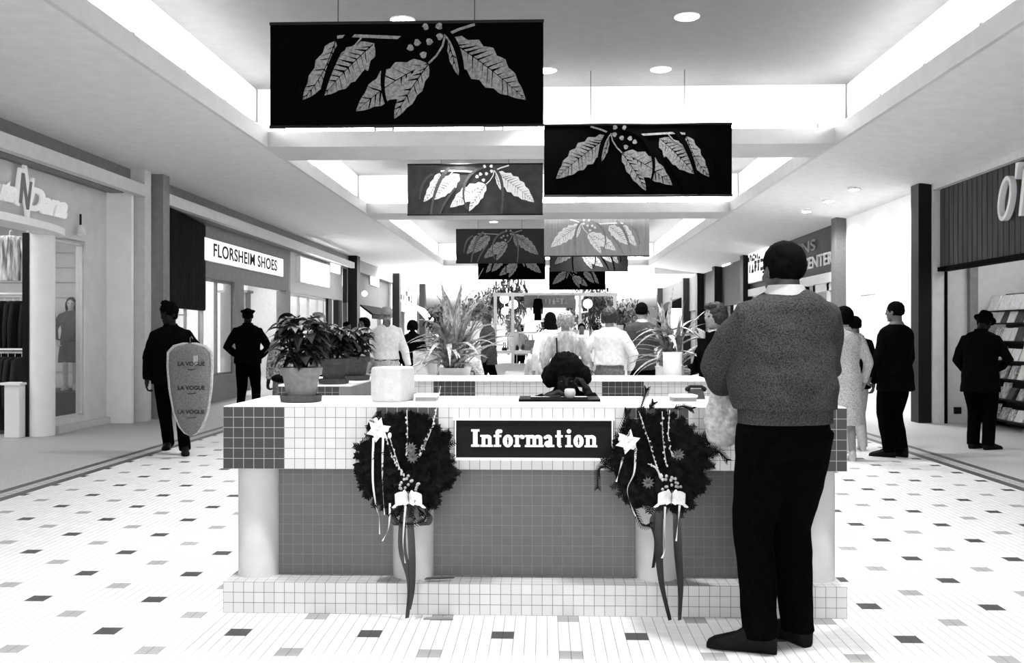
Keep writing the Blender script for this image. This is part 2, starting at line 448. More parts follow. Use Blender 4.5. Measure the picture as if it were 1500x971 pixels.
# script sign
sg = thing('script_sign', 'white script letters around a lightning bolt N above the left canopy', 'sign', (-6.56, 10.4, 2.9))
lite = mat('white_letter_lit', .95, .4, .01, 5, emit=.02)
Z0 = 2.9
def yat(px): return WX(px, -6.5) - 10.4
text_part('script_lettering', 'nuts', lite, sg, (.06, yat(-24), .06), ROT_L, .36, .015, .018, 1.15, .35, spacing=.85)
text_part('script_lettering', 'Dana', lite, sg, (.06, yat(36), .02), ROT_L, .40, .015, .018, 1.35, .35, spacing=.85)
fn = lambda u, v, d: Vector((.05 + d, yat(20) + u, v))
bolt = [(.0, .04), (.10, .50), (.20, .50), (.24, .75), (.28, .5), (.36, .22), (.40, .42), (.46, .42), (.34, -.02), (.30, -.28), (.25, .0), (.14, .30), (.10, .02)]
MB().prism(bolt, fn, 0, .03).build('lightning_letter', lite, sg)
MB().prism([(.08, .06), (.14, .44), (.19, .44), (.27, .10), (.33, .36), (.37, .36), (.29, .0), (.25, .0), (.17, .3), (.13, .06)], fn, .03, .045).build('letter_face', mgrey_m, sg)
# track spot
sp = thing('spotlight', 'small white spotlight under the fascia of the left shop', 'lamp', (-6.50, WX(118, -6.5), 2.80))
MB().tube([(0, 0, .22), (0, 0, .03)], .016, 8).build('bracket', dark_m, sp)
MB().tube([(0, 0, .05), (.05, -.05, -.07)], [.035, .055], 14).build('lamp_head', white_m, sp, smooth=True)

# garments on hangers and racks
def garment(name, label, x, y, z, w, h, m, rz=0, group=None, cat='garment', thin=1.0):
    t = thing(name, label, cat, (x, y, z), rz, group)
    mb = MB(); rings = []
    for (zz, rx, ry) in ((0, .22, .03), (-.03, .5, .06), (-.12, .52, .09), (-.5, .44, .1), (-.9, .47, .11), (-1, .47, .10)):
        rings.append([(rx*w*cos(2*pi*k/14) * (1 + .04*sin(k*3)), ry*thin*cos(2*pi*k/14 - pi/2) * w / .5, zz*h) for k in range(14)])
    mb.loft(rings)
    mb.build('cloth_body', m, t, smooth=True)
    for s in (-1, 1):
        MB().tube([(s*.44*w, 0, -.06*h), (s*.56*w, 0, -.35*h), (s*.55*w, .01, -.68*h)], [.055*w/.5*(.4+.6*thin), .06*w/.5*(.4+.6*thin), .045*w/.5*(.4+.6*thin)], 10, True).build('sleeve', m, t, smooth=True)
    MB().tube([(0, 0, -.01), (0, 0, .05), (.02, 0, .075), (.035, 0, .055)], .004, 6).build('hanger_hook', white_m, t)
    return t
dk1 = mat('dark_wool', .006, .9, .3, 60); dk2 = mat('charcoal_wool', .015, .9, .3, 60)
stripe_m = mat('striped_cloth', .35, .9, .75, 26, stretch=(1, 1, .12)); plaid_m = mat('plaid_cloth', .03, .9, .7, 22, stretch=(1, 1, 1))
q = P(14, 345, 12.9); garment('striped_jacket', 'striped jacket hanging high inside the left clothes shop', q.x, 12.9, q.z, .32, .62, stripe_m, .3)
def rack(label, x, y, z, L, n, h, m, grp, seed):
    r = random.Random(seed)
    t = thing('clothes_rail', label, 'clothes rail', (x, y, 0))
    mb = MB().tube([(-L/2, 0, z), (L/2, 0, z)], .016, 8).build('rail', white_m, t)
    for s in (-1, 1): MB().tube([(s*L/2, 0, z), (s*L/2, 0, 0)], .014, 8).build('leg', white_m, t)
    MB().box(-L/2, L/2, -.05, .05, z + .03, z + .055).build('top_shelf', white_m, t)
    g0 = None
    for k in range(n):
        xx = x - L/2 + .06 + (L - .12)*k/(n - 1)
        if g0 is None: g0 = garment('hanging_coat', 'dark coat hanging on a rail in the left shop', xx, y, z - .05, .42, h, m, pi/2 + .2, grp, thin=.45); o = g0
        else: o = copy_tree(g0)
        o.location = (xx, y + r.uniform(-.02, .02), z - .06); o.rotation_euler.z = pi/2 + r.uniform(-.1, .1)
        o['label'] = 'dark coat on the %s clothes rail of the left shop' % grp.split()[3]
rack('high clothes rail packed with dark coats in the left shop', -7.35, 13.1, 1.86, .95, 8, .95, dk1, 'coats on the high rail', 1)
rack('low clothes rail with dark coats beside the white counter', -7.35, 12.7, 1.09, .70, 7, .98, dk2, 'coats on the low rail', 2)
t = thing('shop_counter', 'small white counter just inside the left shop entrance', 'counter', (-6.86, 12.22, 0))
MB().box(-.10, .10, -.12, .12, 0, .68).build('cabinet_body', plaster, t, bevel=.006)
MB().box(-.17, .12, -.15, .14, .68, .71).build('counter_top', white_m, t, bevel=.004)

# --- shoe shop: angled black bulkhead, glazed display, sign
A, B = Vector((-6.15, 15.35, 0)), Vector((-6.52, 18.1, 0)); d = (B - A).normalized(); nrm = Vector((d.y, -d.x, 0))
def angled(d0, d1, z0, z1, off=0.0, th=.12):
    p = A + d*d0 + nrm*off; q = A + d*d1 + nrm*off; r = nrm * -th
    return [(p, q, q + r, p + r)], z0, z1
def ang_box(mb, d0, d1, z0, z1, off=0.0, th=.12):
    p = A + d*d0 + nrm*off; q = A + d*d1 + nrm*off; r = nrm * -th
    mb.loft([[Vector((c.x, c.y, z0)) for c in (p, q, q+r, p+r)], [Vector((c.x, c.y, z1)) for c in (p, q, q+r, p+r)]])
    return mb
L = (B - A).length
mb = ang_box(MB(), 0, L, 1.78, 3.42, .03, .10)
for k in range(28): ang_box(mb, k*L/28 + .01, (k+1)*L/28 - .02, 1.80, 3.40, .045, .02)
tag(mb.build('black_bulkhead', mat('black_ribbed_panel', .003, .8, .3, 30, spec=.06)), 'tall black ribbed panel above the angled shoe display window', 'panel')
struct('wall_left_base', ang_box(MB(), 0, L, 0, .50, .0, .3), mgrey_m)
win_n[0] += 1
mb = MB()
for dd in (0, L*.5, L-.04): ang_box(mb, dd, dd + .04, .50, 1.78, 0, .05)
w = struct('window_%d' % win_n[0], mb, lgrey_m); ang_box(MB(), .03, L-.03, .5, 1.78, -.02, .008).build('pane', glass_m, w)
# shoe shelves
sh = thing('shoe_shelf_unit', 'white shelves before a self-glowing back panel in the angled shoe shop window', 'shelves', (0, 0, 0))
ang_box(MB(), .1, L-.1, .45, 2.0, -.62, .05).build('back_panel', soft_glow, sh)  # display lighting put into the panel as its own glow
for z in (.72, 1.08, 1.38, 1.68): ang_box(MB(), .1, L-.1, z, z+.025, -.28, .34).build('shelf', white_m, sh)
shoe_m = mat('dark_leather', .02, .35, .2, 20)
def shoe_mesh(mb, L=.27, W=.095, H=.10, T=None, top=.06):
    secs = [(-.06, .55, .75), (-.05, .8, .95), (0, .86, 1.0), (.05, .84, .9), (.10, .9, .62), (.15, 1.0, .48), (.19, .92, .38), (.215, .6, .26), (.222, .25, .14)]
    k = L / .282; rings = []
    for y, w, h in secs:
        ring = []
        for j in range(12):
            a = 2*pi*j/12; x = W/2*w*cos(a)*(1 if sin(a) < 0 else .93); z = H*h*(.5 + .5*sin(a)) if sin(a) > 0 else H*h*.5*(1 - min(1, -sin(a)*1.5))
            ring.append(Vector((x, y*k, max(z, 0))))
        rings.append(ring)
    if T: rings = [[T(p) for p in r] for r in rings]
    mb.loft(rings); return mb
proto = None; r = random.Random(3)
for zi, z in enumerate((1.105, 1.405)):
    for k in range(7):
        c = A + d*(.30 + k*.36) - nrm*(.45)
        if proto is None:
            proto = shoe_mesh(MB(), .27, .09, .10).build('display_shoe', shoe_m, None, smooth=True); o = proto
        else: o = proto.copy(); COL.objects.link(o)
        o.location = (c.x, c.y, z + .003); o.rotation_euler = (0, 0, -pi/2 + r.uniform(-.5, .5))
        tag(o, 'dark shoe displayed on the %s lit shelf in the shoe shop window' % ('lower', 'upper')[zi], 'shoe', 'shoes on the %s display shelf' % ('lower', 'upper')[zi])
# fascia and sign
struct('wall_left_fascia', MB().box(-6.66, -6.52, 18.1, 24.2, 2.42, 3.46), mgrey_m)
p0, p1 = WX(299, -6.46), WX(415, -6.46)
s = thing('shoe_shop_sign', 'long white box sign with black capitals for the shoe shop', 'sign', (-6.46, (p0+p1)/2, 3.0))
HL = (p1-p0)/2
MB().box(-.10, 0, -HL, HL, -.26, .19).build('sign_box', white_m, s, bevel=.01)
MB().box(0, .008, -HL+.03, HL-.03, -.24, .17).build('lit_face', soft_glow, s)
letters = mat('black_letter', .002, .8, .1, 10)
text_part('lettering', 'FLORSHEIM SHOES', letters, s, (.012, WX(312, -6.46) - (p0+p1)/2, -.145), ROT_L, .36, .004, .006, fit=WX(405, -6.46) - WX(312, -6.46), spacing=1.08)
glazing(-6.6, 18.1, 19.9, .5, 2.42, .05, 2, mgrey_m)
struct('wall_left_low', MB().box(-6.7, -6.5, 18.1, 19.9, 0, .5), mgrey_m)
struct('wall_left_pier', MB().box(-6.75, -6.5, 19.9, 20.5, 0, 2.42).box(-6.75, -6.5, 23.9, 24.3, 0, 2.42), mgrey_m)
struct('wall_shoe_back', MB().box(-9.6, -9.5, 14.36, 30.4, 0, 3.3).box(-9.5, -7.9, 24.6, 24.7, 0, 3.2), plaster)
tag(MB().box(-9.2, -6.9, 16.0, 23.5, 3.15, 3.19).build('added_fill_panel', shop_fill), 'added glowing ceiling panel inside the shoe shop', 'ceiling light')
tag(MB().box(-7.6, -7.0, 22.2, 22.6, 0, 2.3).box(-7.65, -6.95, 22.15, 22.65, 2.3, 2.36).build('display_case', mgrey_m), 'tall grey display block in the shoe shop doorway', 'display')
# --- next small shop with two lit signs
struct('wall_left_fascia', MB().box(-6.64, -6.5, 24.3, 30.6, 2.40, 3.46), lgrey_m)
def wallsign(label, X, px0, py0, px1, py1, m, side=-1, th=.12, frame_m=None, name='lit_sign'):
    ya, yb = WX(px0, X), WX(px1, X)
    q = P(px0, py0, ya); q2 = P(px0, py1, ya)
    o = thing(name, label, 'sign', (X, (ya+yb)/2, (q.z+q2.z)/2))
    h = abs(q.z-q2.z)/2; w = abs(yb-ya)/2; sgn = 1 if side < 0 else -1
    MB().box(0, -sgn*th, -w, w, -h, h).build('sign_box', frame_m or white_m, o)
    MB().box(0, sgn*.008, -w*.96, w*.96, -h*.9, h*.9).build('lit_face', m, o)
    return o, w, h
wallsign('large glowing white sign right of the shoe shop', -6.38, 440, 375, 483, 413, lit_sign)
wallsign('small glowing square sign before the dark column', -6.38, 484, 379, 498, 398, lit_sign)
glazing(-6.6, 24.4, 28.6, .1, 2.38, .06, 4, lgrey_m)
struct('wall_left_door', MB().box(-6.66, -6.5, 28.6, 29.1, 0, 2.4).box(-6.66, -6.5, 30.0, 30.6, 0, 2.4), col_dark)
tag(MB().box(-9.0, -7.0, 25, 30, 3.15, 3.19).build('added_fill_panel', shop_fill), 'added glowing ceiling panel in the shop past the shoe shop', 'ceiling light')
# --- dark fascia shop with awning
struct('wall_left_fascia', MB().box(-6.6, -6.45, 31.1, 39.6, 2.35, 3.86), dgrey_m)
wallsign('small glowing square sign on the dark fascia', -6.40, 543, 401, 555, 417, lit_sign)
struct('wall_far_left_back', MB().box(-9.6, -9.5, 30.4, 50, 0, 3.9).box(-9.5, -6.6, 30.5, 30.6, 0, 3.9).box(-9.5, -6.5, 39.6, 39.8, 0, 3.9), lgrey_m)
struct('wall_left_shop_front', MB().box(-6.6, -6.45, 31.1, 33.2, 0, 2.35).box(-6.6, -6.45, 37.6, 39.6, 0, 2.35), mgrey_m)
a0 = MB().loft([[( -6.45, 33.3, 2.30), (-6.45, 37.5, 2.30), (-6.05, 37.4, 1.98), (-6.05, 33.4, 1.98)], [(-6.45, 33.3, 2.36), (-6.45, 37.5, 2.36), (-6.02, 37.4, 2.04), (-6.02, 33.4, 2.04)]])
a0.box(-6.05, -6.02, 33.4, 37.4, 1.86, 2.0)
tag(a0.build('awning', black_m), 'small black awning over the doorway on the far left', 'awning')
def globe(label, p, r, grp=None, cat='lamp'):
    o = MB().ell((0, 0, 0), (r, r, r), nu=20, nv=12).build('globe_lamp', mat('opal_globe', .9, .3, .01, 4, emit=.8), None, smooth=True)
    o.location = p; tag(o, label, cat, grp); return o
globe('round white globe lamp left of the black awning', P(534, 430, 33.0), .10)
tag(MB().box(-9.0, -7.0, 32, 39, 3.3, 3.34).build('added_fill_panel', shop_fill), 'added glowing ceiling panel behind the black awning', 'ceiling light')
pc = P(545, 475, 36); t = thing('framed_picture', 'small framed picture below the black awning', 'picture', (-7.2, pc.y, pc.z))
MB().box(-.03, .03, -.6, .6, -.35, .35).build('picture_frame', dark_m, t); MB().box(.03, .035, -.54, .54, -.3, .3).build('print', plaid_m, t)
# --- last left shop with dark blurred letters
struct('wall_left_fascia', MB().box(-6.6, -6.45, 40.1, 48.2, 2.35, 3.86), lgrey_m)
s = thing('lettered_sign', 'row of dark blurred letters on the farthest left fascia', 'sign', (-6.44, 41.0, 2.75))
mb = MB(); strokes(mb, lambda u, v, dd: Vector((dd, u, v)), 7, 5.6, .5, .22, 5); mb.build('letters', dark_m, s)
struct('wall_left_shop_front', MB().box(-6.6, -6.45, 40.1, 42.0, 0, 2.35).box(-6.6, -6.45, 45, 48.2, 0, 2.35), lgrey_m)

# ------------------------------------------------------------------ right side
XF = 5.90
mb = MB().box(XF+.02, XF+.12, -4, 14.5, 2.31, 3.56)
y = -1.0
while y < 14.4:
    mb.box(XF, XF+.03, y, y + .125, 2.33, 3.50); y += .15
wood = mat('ribbed_wood', .040, .8, .35, 18, stretch=(1, 1, .08))
struct('wall_right_fascia', mb, wood)
trim(MB().box(XF-.02, XF+.12, -4, 14.5, 2.27, 2.335), black_m)
trim(MB().box(XF-.09, XF+.1, -4, 14.5, 3.49, 3.60), lgrey_m)
s = thing('raised_letter_sign', "slanted white raised letters O'N on the dark ribbed fascia", 'sign', (XF-.02, 12.5, 2.8))
ltr = mat('white_letter', .70, .6, .02, 6)
def yr(px): return WX(px, XF-.05) - 12.5
def ltr_poly(name, poly_list):
    mb = MB()
    for poly in poly_list: mb.prism(poly, lambda u, v, dd: Vector((-dd, -u, v)), .02, .09)
    return mb
def ring_poly(cx, cz, rx, rz, t, sh, n=28):
    mb = MB()
    out = [(cx + rx*cos(2*pi*k/n) + sh*(rz*sin(2*pi*k/n)), cz + rz*sin(2*pi*k/n)) for k in range(n)]
    inn = [(cx + (rx-t)*cos(2*pi*k/n) + sh*(rz*sin(2*pi*k/n)), cz + (rz-t)*sin(2*pi*k/n)) for k in range(n)]
    for k in range(n):
        j = (k+1) % n
        mb.prism([inn[k], out[k], out[j], inn[j]], lambda u, v, dd: Vector((-dd, -u, v)), .02, .09)
    return mb
uo = -yr(1478)
o = ring_poly(uo, .245, .17, .275, .052, .22).build('letter', ltr, s)
MB().prism([(uo+.27, .46), (uo+.29, .64), (uo+.37, .64), (uo+.30, .44)], lambda u, v, dd: Vector((-dd, -u, v)), .02, .09).build('apostrophe', ltr, s)
un = uo + .36
ltr_poly('N', [[(un, -.02), (un+.07, -.02), (un+.20, .56), (un+.12, .56)], [(un+.12, .56), (un+.20, .56), (un+.30, -.02), (un+.23, -.02)], [(un+.23, -.02), (un+.30, -.02), (un+.43, .56), (un+.36, .56)]]).build('letter', ltr, s)
# pier and wall beside the dark column
struct('wall_right_pier', MB().box(5.815, 5.99, 14.52, 14.9, 0, 3.58), lgrey_m)
trim(MB().box(5.99, 6.03, 14.50, 14.6, 0, 2.35), black_m)
struct('wall_right_end', MB().box(6.03, 9.6, 14.60, 14.72, 0, 3.5), lgrey_m)
struct('wall_right_back', MB().box(9.6, 9.7, -4, 50, 0, 3.6), mgrey_m)
trim(MB().box(6.36, 6.48, 14.50, 14.6, 0, 2.35), mgrey_m)
tag(MB().box(6.16, 6.26, 14.56, 14.6, .14, .24).build('wall_outlet', dark_m), 'small dark outlet low on the pale wall by the shelves', 'outlet')
struct('ceiling_shop_right', MB().box(6.0, 9.6, -4, 14.6, 3.2, 3.3), plaster)
tag(MB().box(6.6, 9.0, 8.5, 14.0, 3.15, 3.19).build('added_fill_panel', shop_fill), 'added glowing ceiling panel inside the shop at the right', 'ceiling light')
struct('wall_right_inner', MB().box(7.25, 7.33, 8, 14.6, 0, 3.14), lgrey_m)
# shelf unit of cards and books
SX, SY0, SY1 = 6.52, 11.9, 14.45
u = thing('magazine_rack', 'tall dark shelf unit of cards and books behind the man in a hat', 'shelves', (SX, (SY0+SY1)/2, 0))
HLn = (SY1-SY0)/2
MB().box(.34, .38, -HLn, HLn, 0, 1.93).build('back_panel', dgrey_m, u)
for yy in (-HLn, -.02, HLn-.03): MB().box(0, .34, yy, yy+.03, 0, 1.30).build('side_panel', dark_m, u)
LV = (.12, .42, .70, .96, 1.24, 1.50, 1.68)
for z in LV: MB().box(-.04 if z < .5 else .06, .34, -HLn, HLn, z-.02, z).build('shelf', dark_m, u)
r = random.Random(11)
cardm = [mat('pale_card', .85, .5, .1, 20), mat('grey_card', .4, .5, .5, 16), mat('dark_card', .06, .5, .4, 16), mat('printed_card', .55, .5, .6, 30)]
protos = {}
rowname = {0: 'bottom', 1: 'second', 2: 'third', 3: 'fourth', 4: 'fifth', 5: 'sixth', 6: 'top'}
for zi, z in enumerate(LV):
    y = -HLn + .05
    while y < HLn - .2:
        w = r.uniform(.13, .24) if zi != 6 else .27; h = min(r.uniform(.15, .23), .20 if zi >= 4 else .24)
        if zi == 6: h = .22
        m = cardm[0] if zi in (6,) else (r.choice(cardm[:1]*3 + cardm[1:]) if zi == 5 else r.choice(cardm))
        key = (round(w, 2), m.name, round(h, 2))
        mb = MB().loft([[(0, 0, 0), (.05, 0, 0), (.05, w, 0), (0, w, 0)], [(.07, 0, h), (.11, 0, h), (.11, w, h), (.07, w, h)]])
        o = mb.build('card_pack' if zi > 4 else 'paperback', m, None)
        o.location = (SX + (.08 if z > .5 else .02), (SY0+SY1)/2 + y, z + .001)
        tag(o, '%s standing on the %s shelf of the dark rack' % ('pale card' if zi > 4 else 'paperback book', rowname[zi]), 'card' if zi > 4 else 'book', 'items on the %s shelf of the rack' % rowname[zi])
        y += w + (.02 if zi != 6 else .05) + (r.uniform(0, .12) if zi < 4 else 0)
# toy in front of the shelves
tq = P(1487, 482, 12.2)
t = thing('patterned_doll', 'dark patterned cone doll hanging in front of the card rack', 'doll', (6.42, 12.12, 1.5))
MB().lathe([(.10, -.22), (.085, -.1), (.05, .03), (.03, .07)], n=16).build('dress', plaid_m, t, smooth=True)
MB().ell((0, 0, .12), (.045, .045, .055)).build('head', dgrey_m, t, smooth=True)
# bright blank wall with pale door
struct('wall_right_blank', MB().box(5.86, 6.0, 14.9, 18.75, 0, 3.6), mat('white_gloss_wall', .9, .5, .01, 3))
ya, yb = WX(1287, 5.85), WX(1264, 5.85)
dd = struct('door_1', MB().box(5.83, 5.86, ya, yb, 0, 2.05), mat('pale_door', .84, .5, .01, 3))
MB().box(5.815, 5.86, ya-.05, ya, 0, 2.1).box(5.815, 5.86, yb, yb+.05, 0, 2.1).box(5.815, 5.86, ya, yb, 2.05, 2.1).build('door_frame', lgrey_m, dd)
MB().box(5.80, 5.83, yb-.14, yb-.10, .95, 1.1).build('door_handle', mgrey_m, dd)
# downlights added to the right soffit only to brighten the blank wall
for yy in (15.6, 17.0, 18.4):
    zz = 3.85 - .28*(5.0 - XR)/(5.9 - XR)
    t = thing('downlight', 'small round downlight added to the soffit to brighten the blank right wall', 'ceiling light', (5.0, yy, zz), group='added downlights by the blank right wall')
    MB().lathe([(.10, -.03), (.10, 0.01)], n=24).build('trim_ring', white_m, t)
    MB().lathe([(.07, -.036), (.075, -.031)], n=24).build('lens', dn, t)
    spot(5.0, yy, zz - .06, 75, 2.1, .1, (.35, 0, -1))
# hair shop
struct('wall_right_hair', MB().box(XF, XF+.12, 19.05, 27.6, 2.62, 3.60), mat('brown_panel', .015, .6, .3, 30))
trim(MB().box(XF-.06, XF+.1, 19.05, 27.6, 2.40, 2.60), plaster)
s = thing('hair_shop_sign', 'white capital letters reading HAIR CENTER on the dark fascia', 'sign', (XF-.01, 19.25, 2.78))
text_part('lettering', 'MAN HAIR CENTER', ltr, s, (0, WX(1131, XF) - 19.25, .0), ROT_R, .36, .02, .006, fit=WX(1131, XF) - WX(1222, XF))
text_part('lettering', 'INS', mgrey_m, s, (0, WX(1172, XF) - 19.25, .38), ROT_R, .34, .02, .006, fit=WX(1172, XF) - WX(1196, XF))
for (a, b, n) in ((19.1, 21.3, 2), (21.8, 27.5, 3)): glazing(XF+.06, a, b, 0, 2.4, .16, n, plaster)
struct('wall_hair_divider', MB().box(XF, 9.6, 19.05, 19.15, 0, 3.5).box(XF, 9.6, 27.7, 27.9, 0, 3.6).box(8.2, 8.3, 19.1, 27.7, 0, 3.5), mgrey_m)
tag(MB().box(6.6, 8.1, 20, 27, 3.15, 3.19).build('added_fill_panel', shop_fill), 'added glowing ceiling panel inside the hair shop', 'ceiling light')
# white sign wall with black letters
o, w, h = wallsign('white panel sign with rows of dark blurred letters by a brown column', XF-.10, 1127, 350, 1096, 408, soft_glow, 1)
mb = MB(); strokes(mb, lambda u, v, dd_: Vector((-.015-dd_, w*.9-u, -h*.45+v)), 6, w*1.7, h*.55, .09, 8)
strokes(mb, lambda u, v, dd_: Vector((-.015-dd_, w*.95-u, h*.2+v)), 7, w*1.2, h*.3, .07, 9); mb.build('letters', letters, o)
# far right shops
struct('wall_right_fascia', MB().box(XF+.05, XF+.15, 28.0, 48.2, 2.25, 3.62), dgrey_m)
struct('wall_right_front', MB().box(XF+.1, XF+.2, 28.0, 29.8, 0, 2.3).box(XF+.1, XF+.2, 31, 33.2, 0, 2.3).box(XF+.1, XF+.2, 34.6, 37, 0, 2.3).box(XF+.1, XF+.2, 38.2, 41.4, 0, 2.3).box(XF+.1, XF+.2, 44, 48.2, 0, 2.3), dgrey_m)
wallsign('glowing two-pane sign high on the far right fascia', XF-.02, 1075, 358, 1055, 372, lit_sign, 1)
wallsign('small glowing sign below the two-pane sign', XF-.02, 1070, 376, 1058, 387, lit_sign, 1)
for lab, a, b, ya, yb, sd in (('glowing letter row between the second and third far right columns', 1044, 1030, 377, 387, 3), ('glowing letter row beside the farthest right column', 1021, 1008, 381, 392, 4)):
    p0, p1 = WX(a, XF-.02), WX(b, XF-.02); q0, q1 = P(a, ya, p0), P(a, yb, p0)
    s = thing('glowing_letters', lab, 'sign', (XF-.02, p0, q1.z)); mb = MB()
    strokes(mb, lambda u, v, dd_: Vector((-dd_, p1-p0-u, v)), 5, p1-p0, abs(q0.z-q1.z), .16, sd); mb.build('letters', lit_sign, s)
b = P(991, 445, 41); mb = MB()
mb.loft([[(5.94, 41.4, 2.9), (5.94, 44, 2.9), (5.94, 44, 1.5), (5.94, 41.4, 1.5)], [(5.5, 41.4, 2.7), (5.5, 44, 2.7), (5.5, 44, 1.5), (5.5, 41.4, 1.5)], [(5.15, 41.4, 2.1), (5.15, 44, 2.1), (5.15, 44, 1.5), (5.15, 41.4, 1.5)]])
tag(mb.build('dome_awning', black_m), 'black rounded awning projecting from the far right shops', 'awning')
# ------------------------------------------------------------------ information desk
T = 0.0497
DX0, DY0 = -1.550, 4.57
desk = thing('information_desk', 'long tiled information desk with checkered corner blocks, in the middle of the mall', 'desk', (DX0, DY0, 0))
def desk_slab(name, segs, x0, y0, y1, z0, z1, parent=desk):
    mb = MB(); x = x0
    for n, dk in segs:
        mb.box(x, x + n*T, y0, y1, z0, z1, 1 if dk else 0); x += n*T
    return mb.build(name, [tile_l, tile_d], parent)
SEG = [(6, 1), (9, 0), (6, 1), (18, 0), (6, 1), (9, 0), (6, 1)]
desk_slab('counter_front', SEG, 0, 0, .06, 14*T, 20*T)
W = 60*T
MB().box(.002, W-.002, 0.004, .78, 20*T, 20*T+.004).build('counter_top', white_m, desk, bevel=.002)
MB().box(0.06, W-.06, .06, .74, .75, 20*T).build('counter_core', plaster, desk)
MB().box(0, W, 0, 6*T, 0, 3*T).build('base', tile_l, desk)
MB().box(.2, W-.2, .16, .22, 3*T, 14*T).build('lower_panel', tile_g, desk)
MB().box(.2, .26, .22, .74, .16, .75).box(W-.26, W-.2, .22, .74, .16, .75).build('side_panel', tile_g, desk)
for px in (380, 606, 961, 1191):
    c = P(px, 845, DY0 + .17)
    MB().cyl((c.x - DX0, .17), .102, 3*T-.002, 14*T+.002, 40).build('column', mat('desk_column', .50, .8, .04, 8), desk, smooth=True)
# left wing and rear counter
def wing(x0, x1, y0, y1, dark_n):
    return MB().box(x0-DX0, x1-DX0, y0-DY0, y1-DY0, .84, .985)
MB().box(-1.82-DX0, -1.40-DX0, 6.50-DY0, 7.28-DY0, .865, .985).build('wing_edge', tile_d, desk)
MB().box(-1.40-DX0, -1.32-DX0, 6.50-DY0, 7.28-DY0, .865, .985).build('wing_edge', mgrey_m, desk)
MB().box(-1.82-DX0, -1.315-DX0, 6.49-DY0, 7.70-DY0, .985, .998).build('wing_top', white_m, desk)
MB().box(-1.75-DX0, -1.38-DX0, 6.56-DY0, 7.6-DY0, 0, .865).build('wing_body', tile_g, desk)
RY = 7.25
# rear counter: light / dark / light / dark / light
x0 = -1.32
segs = [(635, 0), (696, 1), (882, 0), (943, 1), (1039, 0)]
x = x0
mb = MB()
for px, dk in segs:
    xe = P(px, 570, RY).x
    mb.box(x-DX0, xe-DX0, RY-DY0, RY+.4-DY0, .87, .985, dk); x = xe
mb.build('rear_counter_edge', [tile_l, tile_d], desk)
MB().box(x0-DX0, x+.02-DX0, RY-.005-DY0, RY+.75-DY0, .985, .998).build('rear_counter_top', white_m, desk)
MB().box(x0-DX0, x+.06-DX0, RY+.04-DY0, RY+.7-DY0, 0, .87).build('rear_counter_body', tile_g, desk)
MB().box(x-DX0, x+.10-DX0, RY-.9-DY0, RY+.4-DY0, .87, .985).box(x+.03-DX0, x+.09-DX0, RY-.9-DY0, RY-.0-DY0, 0, .87).build('side_counter', tile_l, desk)
# --- information sign
sx0, sx1 = P(665, 640, 4.54).x, P(899, 640, 4.54).x
sz0, sz1 = P(780, 671, 4.54).z, P(780, 616, 4.54).z
s = thing('information_sign', 'dark sign with white slab letters reading Information on the desk front', 'sign', ((sx0+sx1)/2, DY0, (sz0+sz1)/2))
hw, hh = (sx1-sx0)/2, (sz1-sz0)/2
MB().box(-hw, hw, -.018, 0, -hh, hh).build('sign_panel', mat('charcoal_sign', .007, .7, .1, 30, spec=.1), s)
mb = MB().box(-hw-.006, hw+.006, -.026, 0, hh, hh+.010).box(-hw-.006, hw+.006, -.026, 0, -hh-.012, -hh)
for e in (-1, 1): mb.box(e*(hw-.006)-.003, e*(hw-.006)+.003, -.026, 0, -hh, hh)
mb.build('sign_frame', white_m, s)
